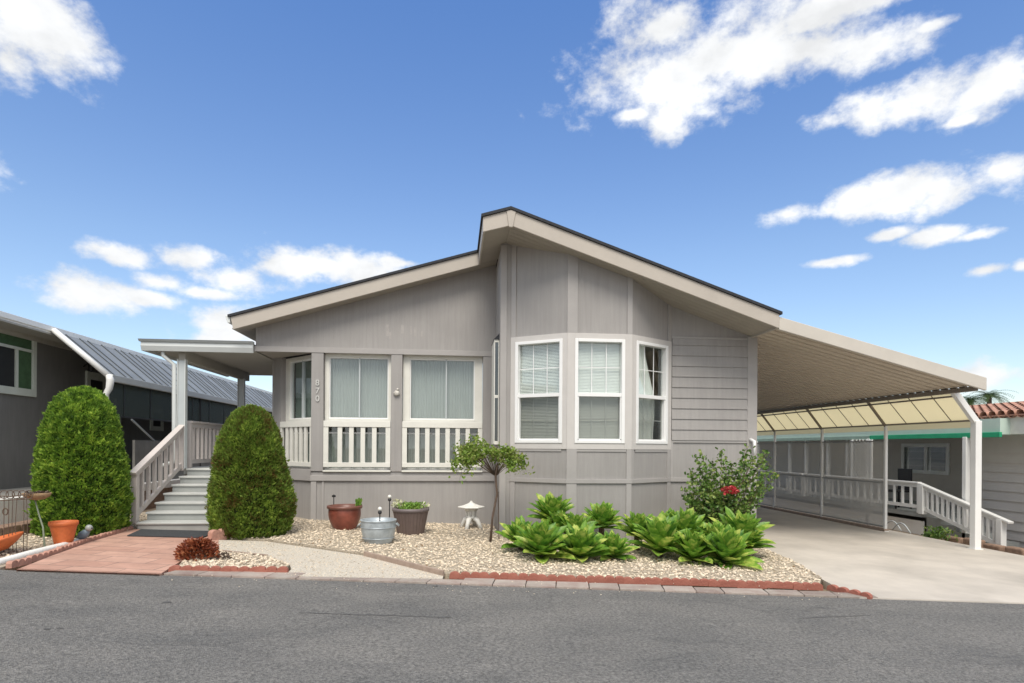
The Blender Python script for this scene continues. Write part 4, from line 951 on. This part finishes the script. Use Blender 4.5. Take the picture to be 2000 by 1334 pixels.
for i, (px, py, r, Y, lb_) in enumerate(AG):
    c = PY(px, py, Y); rr = r/F*Y*1.52*U(.92,1.08)
    rt_ = root('agave', lb_, 'agave', (c.x, Y, g(c.x)+.02), 'agave rosettes in the front gravel bed')
    o = bpy.data.objects.new('leaves', protos[i % 3]); COL.objects.link(o); o.parent = rt_
    zoff = c.z - (g(c.x)+.02) - rr*.48
    o.location = (0, 0, max(0., zoff)); o.rotation_euler = (U(.12,.30), U(-.12,.12), U(0,6)); o.scale = (rr,rr,rr*.95)
    o.rotation_euler = Matrix.Rotation(U(.10,.32), 3, 'X').to_euler()
    o.rotation_euler = (Matrix.Rotation(U(.10,.32), 3, 'X') @ Matrix.Rotation(U(0,6), 3, 'Z')).to_euler()
    MB().tube([(c.x,Y,g(c.x)-.05),(c.x,Y,g(c.x)+.02+max(.03,zoff)+.06*rr)], [.035,.045], 8).build('stem', M['bark'], rt_)

# ------------------------------------------------------------------ leafy plants
def leaf(mb, p, d, w, nrm=None):
    e = d.cross(Vector((U(-1,1),U(-1,1),U(-1,1)))).normalized()*w; n_ = d.cross(e).normalized()*w*.35
    mb.add([p, p+d*.35+e, p+d*.75+e*.75, p+d, p+d*.75-e*.75, p+d*.35-e, p+d*.5-n_], [(0,6,1),(1,6,2),(2,6,3),(3,6,4),(4,6,5),(5,6,0)])
random.seed(33)
# rose bush
rb_c = PY(1412, 1010, 9.35); base = Vector((rb_c.x, 9.35, g(rb_c.x)))
rb = root('rose_bush', 'leafy rose bush with one red flower at the right corner of the house', 'rose bush', base)
stems = MB(); lv = MB()
tips = [(1370,882),(1392,900),(1408,878),(1430,905),(1455,880),(1462,872),(1478,886),(1500,880),(1350,915),(1345,940),(1336,955),(1380,930),(1420,925),(1495,930),(1488,950),(1470,960),(1440,940),(1400,960),(1360,975),(1345,985),(1430,985),(1460,990),(1390,985),(1505,905),(1375,905),(1340,970)]
for j, (px, py) in enumerate(tips*2):
    if j >= len(tips): px += U(-14,14); py += U(4,22)
    t = PY(px, py, 9.35 + U(-.38,.3)); mid = base.lerp(t, .5) + Vector((U(-.1,.1),U(-.1,.1),.08)); b0 = base + Vector((U(-.12,.12),U(-.08,.08),0))
    stems.tube([b0, mid, t], [.010,.007,.003], 5)
    nl = 74
    for k in range(nl):
        f = .34 + .66*(k/nl); p = (b0.lerp(mid, f*2) if f < .5 else mid.lerp(t, f*2-1)) + Vector((random.gauss(0,.05),random.gauss(0,.05),random.gauss(0,.045)))*(1.25-.75*f)*1.3
        leaf(lv, p, Vector((U(-1,1),U(-1,1),U(-.4,.8))).normalized()*U(.045,.078), U(.018,.030))
stems.build('stems', M['bark'], rb); lv.build('leaves', M['rose'], rb)
q = PY(1425, 960, 9.0); fl = MB()
for k in range(90):
    a = U(0,6.28); e = U(-.9,1.4); r = .03+.055*R(); p = q + Vector((r*1.35*math.cos(a)*math.cos(e), r*math.sin(a)*math.cos(e), r*math.sin(e)*.9)); leaf(fl, p, Vector((math.cos(a),math.sin(a),U(0,.8))).normalized()*.055, .026)
fl.build('flower', M['petal'], rb)
# small standard tree
lt_ = MB()
for i in range(170):
    x, y = U(-2.3, 4.6), U(6.9, 10.1)
    if inpoly(x, y, vis): leaf(lt_, Vector((x, y, g(x)+.055)), Vector((U(-1,1),U(-1,1),U(-.1,.25))).normalized()*U(.02,.05), U(.006,.014))
tag(lt_.build('leaf_litter', M['tan']), 'scattered dry brown leaves lying on the gravel bed', 'leaves', kind='stuff')
tb = PG(957, 1062); Y = tb.y
ts = root('small_tree', 'small weeping standard tree with thin trunk in front of the corner of the house', 'tree', tb)
fork = PY(968, 930, Y); tk = MB(); tk.tube([tb-Vector((0,0,.05)), PY(962,1010,Y), PY(971,965,Y), fork, PY(972,905,Y)], [.022,.017,.016,.016,.012], 8)
lf = MB()
cl_ = [(905,882,16),(925,872,16),(945,868,18),(965,884,14),(985,888,14),(1003,884,14),(1018,892,10),(898,900,12),(1000,906,12),(935,890,18),(915,892,14)]
for j in range(38):
    q_ = cl_[j % len(cl_)]; px = q_[0]+random.gauss(0,.55)*q_[2]; ty = q_[1]+random.gauss(0,.5)*q_[2]; end = PY(px, ty, Y+U(-.35,.35)); mid = fork.lerp(end, .55) + Vector((0,0,.08))
    droop = end + Vector(((end.x-fork.x)*.12, 0, -U(.04,.34) if abs(px-962) > 36 else -U(.02,.12)))
    tk.tube([fork, mid, end, droop], [.005,.004,.003,.0015], 5)
    for k in range(54):
        f = U(.35,1); p = (mid.lerp(end, f*1.3) if f < .77 else end.lerp(droop, (f-.77)/.23)) + Vector((random.gauss(0,.045),random.gauss(0,.045),random.gauss(0,.04)))
        leaf(lf, p, Vector((U(-.8,.8),U(-.8,.8),U(-.9,.6))).normalized()*U(.04,.07), U(.013,.022))
tk.build('trunk', M['bark'], ts, smooth=True); lf.build('crown', M['tree'], ts)
# tall thin stake beside tree
tag(MB().tube([PG(975,1058)-Vector((0,0,.1)), PX(973,960,PG(975,1058).x)], .008, 6).build('plant_stake', M['bark'], None, PG(975,1058)), 'thin dark stake beside the small tree trunk', 'stake')
# red barberry
c = PG(386, 1094); rd = MB()
for i in range(1500):
    a = U(0,6.28); e = U(-.1,1.5); r = U(.45,1); p = c + Vector((.245*r*math.cos(a)*math.cos(e), .2*r*math.sin(a)*math.cos(e), .04+.215*r*math.sin(e))); leaf(rd, p, (Vector((math.cos(a),math.sin(a),.4)) + Vector((U(-.6,.6),U(-.6,.6),U(-.3,.6)))).normalized()*U(.03,.06), U(.008,.014))
rbs = root('red_shrub', 'low rounded shrub with coppery red leaves beside the paved path', 'shrub', c); rd.build('foliage', M['redleaf'], rbs)
st_ = MB()
for i in range(14): a = U(0,6.28); st_.tube([c, c+Vector((.15*math.cos(a),.13*math.sin(a),.13))], .006, 5)
st_.build('stems', M['bark'], rbs)
# dry twig in the island
c = PG(438, 1096); tw = MB()
for i in range(50): a = U(0,6.28); leaf(tw, c+Vector((U(-.05,.05),U(-.04,.04),U(.02,.09))), Vector((math.cos(a),math.sin(a),U(0,1))).normalized()*.04, .01)
tag(tw.build('seedling', M['rust'], None, c), 'tiny dried seedling in the small gravel island', 'plant')

# ------------------------------------------------------------------ pots
def potprof(r0, r1, h, rim=.03, rimh=.05, belly=0):
    pr = [(1e-3, 0), (r0*.97, 0), (r0, .01)]
    for k in range(1, 7):
        t = k/7; pr.append((r0+(r1-r0)*t + belly*math.sin(math.pi*t), .01+(h-rimh)*t))
    return pr + [(r1, h-rimh)], [(r1-.005, h-rimh-.004), (r1+rim*.8, h-rimh), (r1+rim, h-rimh*.5), (r1+rim*.9, h), (r1-.01, h), (r1-.02, h-.08)]
def pot(px, py, Y, r0, r1, h, name, lbl, mb_, mr_, n=36, flute=0, belly=0, rim=.03, rimh=.05, cat='pot', soil=True):
    c = PG(px, py) if Y is None else Vector((PY(px, 1000, Y).x, Y, 0)); c.z = g(c.x)+.02
    rt_ = root(name, lbl, cat, c); body, rm = potprof(r0, r1, h, rim, rimh, belly)
    MB().lathe(body, c, n, flute=flute).build('body', mb_, rt_, smooth=not flute); MB().lathe(rm, c, n).build('rim', mr_, rt_, smooth=True)
    if soil: MB().lathe([(1e-3,h-.06),(r1-.012,h-.07)], c, 20).build('soil', M['soil'], rt_)
    return rt_, c
rt_, c = pot(673, 1035, None, .185, .265, .40, 'clay_pot', 'red brown glazed clay pot nearest the left of the gravel bed', M['redclay'], M['clayrim'], belly=.035)
lf = MB()
for i in range(60): leaf(lf, c+Vector((.23+U(-.05,.05), U(-.06,.06), .36+U(0,.10))), Vector((U(-.2,.3),U(-.2,.2),1)).normalized()*.08, .012)
tag(lf.build('sprout', M['plant'], None, c+Vector((.23,0,.35))), 'green sprout growing at the right rim of the red clay pot', 'plant')
rt_, c = pot(739, 1062, None, .20, .255, .345, 'metal_tub', 'weathered galvanised metal tub in front of the other pots', M['zinc'], M['zinc'], belly=.02, rim=.012, rimh=.02, cat='tub')
for z in (.08, .24): MB().lathe([(.20+z*.16+.022, z-.006),(.20+z*.16+.03, z),(.20+z*.16+.022, z+.006)], c, 36).build('hoop', M['zinc'], rt_, smooth=True)
for s_ in (-1,1): MB().tube([(c.x+s_*.262,c.y-.06,c.z+.29),(c.x+s_*.30,c.y-.05,c.z+.25),(c.x+s_*.30,c.y+.05,c.z+.25),(c.x+s_*.262,c.y+.06,c.z+.29)], .008, 6).build('handle', M['zinc'], rt_, smooth=True)
rt_, c3 = pot(802, 1044, None, .215, .285, .43, 'ribbed_pot', 'dark brown ribbed plastic pot with green and cream leaves', M['brownpot'], M['potrim'], n=60, flute=.035, rim=.022, rimh=.055)
lf = MB(); lc = MB()
for i in range(330):
    a = U(0,6.28); r = U(0,.24); leaf(lf, c3+Vector((r*math.cos(a),r*math.sin(a),.40+U(0,.09))), Vector((U(-1,1),U(-1,1),U(.2,1))).normalized()*.055, .014)
for i in range(70):
    s_ = -1 if i < 46 else 1; leaf(lc, c3+Vector((s_*U(.15,.29),U(-.1,.12),.42+(U(0,.12) if s_ < 0 else U(0,.06)))), Vector((s_*U(-.1,1),U(-1,1),U(.2,1))).normalized()*.06, .02)
pp = root('potted_plant', 'green leaves with cream edges growing in the dark ribbed pot', 'plant', c3+Vector((0,0,.38))); lf.build('green_leaves', M['plant'], pp); lc.build('cream_leaves', M['palewhite_leaf'], pp)
# garden lights
for (px, py, Y, zt3, lbl) in ((742,994,8.95,None,'white globe garden light standing in the metal tub'),(761,970,10.2,None,'white globe garden light between the red pot and the ribbed pot')):
    q = PY(px, py, Y); b0 = Vector((q.x, Y, g(q.x)+.01)); gl = root('garden_light', lbl, 'garden light', b0, 'solar garden lights among the pots')
    MB().tube([b0, q-Vector((0,0,.06))], .009, 6).build('stake', M['black'], gl); MB().ball(q, .032).build('globe', M['globe'], gl, smooth=True); MB().lathe([(.022,-.075),(.03,-.05),(.022,-.03)], q, 10).build('collar', M['black'], gl)
q = PY(652, 969, 10.45); b0 = Vector((q.x,10.45,g(q.x)+.01)); gl = root('garden_light', 'small black garden light behind the red clay pot', 'garden light', b0, 'solar garden lights among the pots')
MB().tube([b0, q], .008, 6).build('stake', M['black'], gl); MB().lathe([(.001,-.02),(.03,-.015),(.035,.01),(.001,.03)], q, 10).build('cap', M['black'], gl)
# stone lantern
c = PG(920, 1034); c.z += .02; ln = root('stone_lantern', 'small white stone garden lantern with wide roof by the wall', 'lantern', c)
hz = PY(920, 978, c.y).z - c.z
MB().lathe([(.001,hz),(.02,hz-.005),(.03,hz-.03),(.075,hz-.055),(.15,hz-.085),(.235,hz-.10),(.25,hz-.115),(.235,hz-.13),(.12,hz-.135),(.001,hz-.13)], c, 6).build('lantern_roof', M['stone_white'], ln, bevel=.006)
lb2 = MB(); lb2.lathe([(.001,hz-.13),(.13,hz-.135),(.12,hz-.17),(.085,hz-.19)], c, 6)
for k in range(6): a = 6.283*k/6; lb2.tube([(c.x+.080*math.cos(a),c.y+.085*math.sin(a),c.z+hz-.18),(c.x+.07*math.cos(a),c.y+.07*math.sin(a),c.z+hz-.29)], .032, 6)
lb2.lathe([(.001,hz-.28),(.09,hz-.28),(.10,hz-.31),(.07,hz-.33),(.001,hz-.33)], c, 6); lb2.build('fire_box', M['stone_white'], ln, bevel=.004)
for k in range(4):
    a = math.radians(45+20 + 90*k) if k % 1 == 0 else 0
    dx, dy = math.cos(a), math.sin(a); MB().tube([(c.x+.05*dx,c.y+.05*dy,c.z+hz-.31),(c.x+.12*dx,c.y+.12*dy,c.z+hz-.35),(c.x+.15*dx,c.y+.15*dy,c.z+.10),(c.x+.20*dx,c.y+.20*dy,c.z-.01)], [.05,.048,.038,.042], 8).build('leg', M['stone_white'], ln, smooth=True)
# left: orange pot, bowl, bird
rt_, c = pot(124, 1066, None, .10, .15, .30, 'terracotta_pot', 'bright orange terracotta pot in front of the left shrub', M['terracotta'], M['terracotta'], rim=.012, rimh=.05)
c = PG(5, 1083); bw = root('terracotta_bowl', 'tilted shallow red terracotta planter bowl at the far left edge', 'bowl', c)
mb = MB(); mb.lathe([(.001,0),(.10,0),(.20,.06),(.27,.12),(.285,.145),(.27,.15),(.25,.12),(.001,.10)], (0,0,0), 32)
Rm = Matrix.Translation(c+Vector((-.05,0,.04))) @ Matrix.Rotation(math.radians(-14), 4, 'Y') @ Matrix.Rotation(math.radians(6), 4, 'X')
mb.v = [tuple(Rm @ Vector(p)) for p in mb.v]; mb.build('body', M['redclay'] if False else M['terracotta'], bw, smooth=True)
c = PG(163, 1060); bd = MB(); 
bd.lathe([(.001,-.10),(.035,-.085),(.058,-.02),(.05,.04),(.03,.08),(.001,.10)], (0,0,0), 16)
Rm = Matrix.Translation(c+Vector((0,0,.11))) @ Matrix.Rotation(math.radians(48), 4, 'Y'); bd.v = [tuple(Rm @ Vector(p)) for p in bd.v]
bird = root('bird_figurine', 'small blue grey bird figurine on the white kerb beside the orange pot', 'figurine', c)
bd.build('body', M['bluegrey'], bird, smooth=True); MB().ball(c+Vector((.075,-.01,.20)), .045).build('head', M['greyball'], bird, smooth=True)
MB().tube([c+Vector((.11,-.02,.20)), c+Vector((.15,-.03,.19))], [.012,.002], 6).build('beak', M['black'], bird)
for s_ in (-.02,.02): MB().tube([c+Vector((0,s_,.06)), c+Vector((.01,s_,-.01))], .007, 5).build('leg', M['black'], bird)
# wire plant stand with dry hanging basket
c = PG(88, 1075); ws = root('wire_plant_stand', 'leaning wire stand holding a dry brown planter at the far left', 'plant stand', c)
q = PY(68, 968, c.y); 
MB().tube([c+Vector((0,0,-.03)), PY(84,1030,c.y), PY(76,1005,c.y), PY(68,975,c.y)], [.012,.010,.009,.009], 7).build('pole', mat('pale_green_pole', (.28,.33,.24), .6), ws, smooth=True)
qb = PY(72, 968, c.y); MB().lathe([(.001,-.06),(.08,-.045),(.14,-.01),(.16,.03),(.15,.035),(.001,.0)], qb, 20, sy=.8).build('basket', M['tan'], ws, smooth=True)
tw = MB(); random.seed(50)
for i in range(160):
    a = U(0,6.28); leaf(tw, qb+Vector((.13*U(0,1)*math.cos(a),.1*math.sin(a),.02)), Vector((U(-1,1),U(-1,1),U(-.2,1))).normalized()*.05, .010)
tw.build('dry_plant', M['rust'], ws)
c = PG(12, 1080); wt = root('wire_trellis', 'rusty curled wire trellis at the left edge before the white wall', 'trellis', c); wm = MB()
for px in (8, 18, 26, 33, 46, 53):
    p0 = PG(px, 1058 if px > 20 else 1075); p0.y = c.y; p0.x = PY(px, 1000, c.y).x; p0.z = g(p0.x); tp = PY(px+U(-2,2), 972+U(-8,6), c.y); wm.tube([p0, (p0+tp)/2+Vector((U(-.02,.02),0,0)), tp], .004, 5)
for py in (968, 978): wm.tube([PY(-8,py,c.y), PY(20,py+U(-3,3),c.y), PY(62,py-4,c.y)], .006, 5)
for k in range(5):
    q = PY(8+12*k, 966, c.y); wm.tube([q+Vector((.05*math.cos(t*.7),0,.05*math.sin(t*.7))) for t in range(10)], .005, 5)
wm.tube([PY(10,1048,c.y)+Vector((.03*math.cos(t*.7),0,.04*math.sin(t*.7)+.3)) for t in range(10)], .007, 5)
wm.build('wires', M['rust'], wt)

# ------------------------------------------------------------------ edging
random.seed(77)
def scallop_block(L_, n, h=.10, th=.06):
    mb = MB(); r = L_/n/2; pts = [(-L_/2, 0)]
    for k in range(n):
        for j in range(0, 7):
            a = math.pi - math.pi*j/6; pts.append((-L_/2 + r*(2*k+1) + r*math.cos(a)*.98, h - r*.55 + r*.62*math.sin(a)))
    pts.append((L_/2, 0)); pts = [(x, z) for x, z in pts]
    mb.prismY([(x, z-.04) for x, z in pts], -th/2, th/2); return mb
bm = {}
def edge_run(pts, L_, n, mt, lbl, group, h=.078, name='edging_block', labels=None):
    pts = [Vector(p) for p in pts]; key = (L_, n, h, mt.name)
    if key not in bm:
        o = scallop_block(L_, n, h).build(name, mt, bevel=.008); bm[key] = o.data; mod = True; bpy.data.objects.remove(o)
    tot = sum((pts[i+1]-pts[i]).length for i in range(len(pts)-1)); m = max(1, round(tot/(L_*.965))); k = 0
    for i in range(m):
        s_ = (i+.5)*tot/m; j = 0
        while s_ > (pts[j+1]-pts[j]).length and j < len(pts)-2: s_ -= (pts[j+1]-pts[j]).length; j += 1
        d = (pts[j+1]-pts[j]).normalized(); p = pts[j] + d*s_
        o = bpy.data.objects.new(name, bm[key]); COL.objects.link(o); o.location = (p.x, p.y+U(-.006,.006), g(p.x)+.02+U(-.004,.004)); o.rotation_euler = (U(-.04,.04), math.atan(.033), math.atan2(d.y, d.x)+U(-.02,.02))
        o.scale = (1.0, U(.95,1.05), U(.95,1.05))
        b = o.modifiers.new('bevel','BEVEL'); b.width = .007; b.segments = 2; b.limit_method = 'ANGLE'; b.angle_limit = .9
        tag(o, lbl, 'edging', group)
edge_run([(-.03,6.80,0),(4.32,6.56,0)], .36, 3, M['edging'], 'dark red scalloped concrete edging block in the long row in front of the agaves', 'red edging blocks along the main gravel bed')
edge_run([(-3.10,6.86,0),(-1.88,6.86,0)], .36, 3, M['edging'], 'red scalloped edging block in the short row before the small red shrub', 'red edging blocks of the small island')
edge_run([(4.40,6.55,0),(4.62,6.10,0)], .24, 2, M['edging'], 'plain red edging block turned toward the road beside the driveway', 'red edging blocks by the driveway', .07)
wl = [Vector((x-.05, y+.0, 0)) for x, y in walk_left]; wl[0] = Vector((-4.80, ey(-4.8)+.12, 0))
edge_run(wl, .30, 3, M['edge_pale'], 'faded pink scalloped edging block along the left side of the paved path', 'faded edging blocks left of the path', .075)
# upright block beside the right shrub
q = PG(425, 1056); tag(scallop_block(.30, 2, .16, .09).build('edging_block', M['edge_pale'], None), 'single upright faded red block between the doormat and the right shrub', 'edging')
o = COL.objects[-1] if False else bpy.data.objects[[x.name for x in bpy.data.objects if x.get('label','').startswith('single upright')][0]]
o.location = (q.x-.02, q.y+.1, g(q.x)+.03); o.rotation_euler = (0,0,math.radians(60))
# white curb
cu = [PG(*p) for p in ((-40,1112),(0,1102),(60,1085),(120,1070),(160,1058))]; tag(MB().tube([p+Vector((0,0,.02)) for p in cu], [.045]*5, 10).build('white_kerb', M['whitecurb'], None, cu[1], smooth=True), 'thick rounded white painted kerb around the left planting bed', 'kerb')
# bed surface at the left, boards
sheet('planting_bed', [(-6.1,5.9)] + [(-4.85, ey(-4.85)+.05)] + [(p.x-.06,p.y) for p in wl[1:]] + [(-5.0,9.9),(-5.1,12),(-6.5,12),(-6.5,6)], .0, M['gravelbase'])
pb = MB(); pebbles([(-6.1,6.3),(-4.95,6.6),(-5.0,9.6),(-5.1,11.5),(-6.1,11.5)], 1500, .012, .025, .01, pb)
tag(pb.build('bed_gravel', M['pebble']), 'pale gravel around the left shrub and orange pot', 'gravel', kind='stuff')
e0, e1, e2 = PG(712,1086), PG(866,1125), PG(520,1057)
tag(MB().beam(e0+Vector((0,0,.03)), e1+Vector((0,0,.03)), .035, .07).build('timber_edge', M['wood'], None, e0, bevel=.006), 'weathered timber strip edging the gravel from the pots to the red blocks', 'edging')
e0, e1 = PG(427,1078), PG(523,1088)
tag(MB().beam(e0+Vector((0,0,.012)), e1+Vector((0,0,.012)), .02, .04).build('timber_edge', M['wood'], None, e0, bevel=.004), 'thin dark timber strip behind the small gravel island', 'edging')

# ------------------------------------------------------------------ world
w = bpy.data.worlds.new('World'); sc.world = w; w.use_nodes = True; nt = w.node_tree; L = nt.links
bg = nt.nodes['Background']
SUN_EL, SUN_AZ = math.radians(55), math.radians(186)   # azimuth measured clockwise from +Y
sky = N(nt, 'ShaderNodeTexSky', sky_type='NISHITA'); sky.sun_disc = False; sky.sun_elevation = SUN_EL; sky.sun_rotation = SUN_AZ
sky.altitude = 100; sky.air_density = 1.0; sky.dust_density = .7; sky.ozone_density = 2.2
tc = N(nt, 'ShaderNodeTexCoord'); sp = N(nt, 'ShaderNodeSeparateXYZ'); L.new(tc.outputs['Generated'], sp.inputs[0])
def Mt(op, a, b=None, c=None, clamp=False):
    n = N(nt, 'ShaderNodeMath', operation=op); n.use_clamp = clamp
    for i, v in enumerate((a, b, c)):
        if v is None: continue
        if isinstance(v, (int, float)): n.inputs[i].default_value = v
        else: L.new(v, n.inputs[i])
    return n.outputs[0]
az = Mt('ARCTAN2', sp.outputs[0], sp.outputs[1]); el = Mt('ARCSINE', sp.outputs[2])
cb = N(nt, 'ShaderNodeCombineXYZ'); L.new(az, cb.inputs[0]); L.new(el, cb.inputs[1])
def fb(scale, det, rough, stretch=(1,1,1)):
    mp = N(nt, 'ShaderNodeMapping'); mp.inputs['Scale'].default_value = stretch; L.new(tc.outputs['Generated'], mp.inputs[0])
    n = N(nt, 'ShaderNodeTexNoise'); n.inputs['Scale'].default_value = scale; n.inputs['Detail'].default_value = det; n.inputs['Roughness'].default_value = rough
    L.new(mp.outputs[0], n.inputs['Vector']); return n
nz1 = fb(6, 8, .58, (1,1,1.6)); nz2 = fb(17, 10, .62, (1,1,1.4))
CL = [(70,65,95,80),(15,115,70,60),(60,10,90,50),
 (1330,150,170,72),(1430,110,150,80),(1300,55,80,60),(1560,105,150,55),(1700,95,110,48),(1300,240,34,36),(1660,12,190,28),(1790,190,170,46),(1940,165,130,55),(1690,215,80,34),(1820,50,45,12),(1235,222,34,14),(1600,40,90,30),
 (1750,380,170,38),(1540,418,62,20),(1960,332,70,26),(1830,462,60,15),(1905,460,45,9),(1740,457,36,10),(1615,513,50,9),(1930,527,42,11),(1995,520,20,12),(1880,235,35,10),
 (180,568,100,34),(290,582,60,16),(250,502,62,20),(370,507,62,22),(320,552,58,17),(450,545,75,25),(400,572,60,12),(575,518,85,28),(680,524,130,26),(785,514,50,10),(440,645,80,40),(420,668,80,26),(1915,735,70,28),(700,585,30,6),
 (-150,300,160,60),(2250,250,220,80),(2300,480,160,40),(2600,120,300,90),(-500,200,260,80)]
acc = None
for (px, py, a_, b_) in CL:
    d = Vector(ray(px, py)).normalized(); A0 = math.atan2(d.x, d.y); E0 = math.asin(d.z)
    d1 = Vector(ray(px+10, py)).normalized(); d2 = Vector(ray(px, py-10)).normalized()
    ka = abs(math.atan2(d1.x, d1.y)-A0)/10; ke = abs(math.asin(d2.z)-E0)/10
    v1 = N(nt, 'ShaderNodeVectorMath', operation='SUBTRACT'); L.new(cb.outputs[0], v1.inputs[0]); v1.inputs[1].default_value = (A0, E0, 0)
    v2 = N(nt, 'ShaderNodeVectorMath', operation='MULTIPLY'); L.new(v1.outputs[0], v2.inputs[0]); v2.inputs[1].default_value = (1/(ka*a_), 1/(ke*b_), 0)
    v3 = N(nt, 'ShaderNodeVectorMath', operation='LENGTH'); L.new(v2.outputs[0], v3.inputs[0])
    f = Mt('SUBTRACT', 1.0, v3.outputs['Value'])
    acc = f if acc is None else Mt('SMOOTH_MAX', acc, f, .12)
n1 = Mt('MULTIPLY', Mt('SUBTRACT', nz1.outputs[0], .5), 2.6); n2 = Mt('MULTIPLY', Mt('SUBTRACT', nz2.outputs[0], .5), 3.0)
dens = Mt('ADD', Mt('ADD', acc, n1), Mt('ADD', n2, .27))
mr = N(nt, 'ShaderNodeMapRange', interpolation_type='SMOOTHSTEP'); mr.inputs[1].default_value = -.18; mr.inputs[2].default_value = .95; L.new(dens, mr.inputs[0])
deck = Mt('ADD', Mt('SUBTRACT', Mt('MULTIPLY', sp.outputs[2], 1.25), Mt('MULTIPLY', sp.outputs[1], 1.0)), Mt('MULTIPLY', n1, .25))  # unseen cloud cover overhead and behind the camera, added for neutral fill light
mrd = N(nt, 'ShaderNodeMapRange', interpolation_type='SMOOTHSTEP'); mrd.inputs[1].default_value = .42; mrd.inputs[2].default_value = .85; L.new(deck, mrd.inputs[0])
cover = Mt('MAXIMUM', mr.outputs[0], Mt('MULTIPLY', mrd.outputs[0], .85))
# cloud body: brighter tops, faintly grey where thick and low
gry = N(nt, 'ShaderNodeMapRange'); gry.inputs[1].default_value = -.25; gry.inputs[2].default_value = .35; gry.inputs[3].default_value = 1.12; gry.inputs[4].default_value = .86
mpu = N(nt, 'ShaderNodeVectorMath', operation='ADD'); L.new(tc.outputs['Generated'], mpu.inputs[0]); mpu.inputs[1].default_value = (0, 0, .035)
nu = N(nt, 'ShaderNodeTexNoise'); nu.inputs['Scale'].default_value = 6; nu.inputs['Detail'].default_value = 5; nu.inputs['Roughness'].default_value = .55
mps = N(nt, 'ShaderNodeMapping'); mps.inputs['Scale'].default_value = (1,1,1.6); L.new(mpu.outputs[0], mps.inputs[0]); L.new(mps.outputs[0], nu.inputs['Vector'])
L.new(Mt('MULTIPLY', Mt('SUBTRACT', nu.outputs[0], nz1.outputs[0]), 2.2), gry.inputs[0])
CW = 3.75
cl = N(nt, 'ShaderNodeCombineXYZ')
for i, k in enumerate((.97, .985, 1.0)): L.new(Mt('MULTIPLY', gry.outputs[0], CW*k), cl.inputs[i])
tint = N(nt, 'ShaderNodeMix', data_type='RGBA', blend_type='MULTIPLY'); tint.inputs[0].default_value = 1; L.new(sky.outputs[0], tint.inputs[6])
tr2 = N(nt, 'ShaderNodeValToRGB'); e_ = tr2.color_ramp.elements; e_[0].position = 0; e_[0].color = (.74,.67,.62,1); e_[1].position = .62; e_[1].color = (.50,.66,.86,1); k_ = e_.new(.30); k_.color = (.68,.70,.73,1)
L.new(sp.outputs[2], tr2.inputs[0]); L.new(tr2.outputs[0], tint.inputs[7])
mx = N(nt, 'ShaderNodeMix', data_type='RGBA'); L.new(cover, mx.inputs[0]); L.new(tint.outputs[2], mx.inputs[6]); L.new(cl.outputs[0], mx.inputs[7])
L.new(mx.outputs[2], bg.inputs[0]); bg.inputs[1].default_value = .12
sun = bpy.data.lights.new('sun', 'SUN'); sun.energy = 1.5; sun.angle = math.radians(30); sun.color = (1, .93, .82)
so_ = bpy.data.objects.new('sun', sun); COL.objects.link(so_)
sd = Vector((math.sin(SUN_AZ)*math.cos(SUN_EL), math.cos(SUN_AZ)*math.cos(SUN_EL), math.sin(SUN_EL)))
so_.rotation_euler = sd.to_track_quat('Z', 'Y').to_euler(); so_.location = (0, -5, 20)
vs = sc.view_settings; vs.view_transform = 'Standard'; vs.look = 'None'; vs.exposure = 1.15; vs.gamma = 1
sc.cycles.max_bounces = 8; sc.cycles.transparent_max_bounces = 16; sc.cycles.use_denoising = True
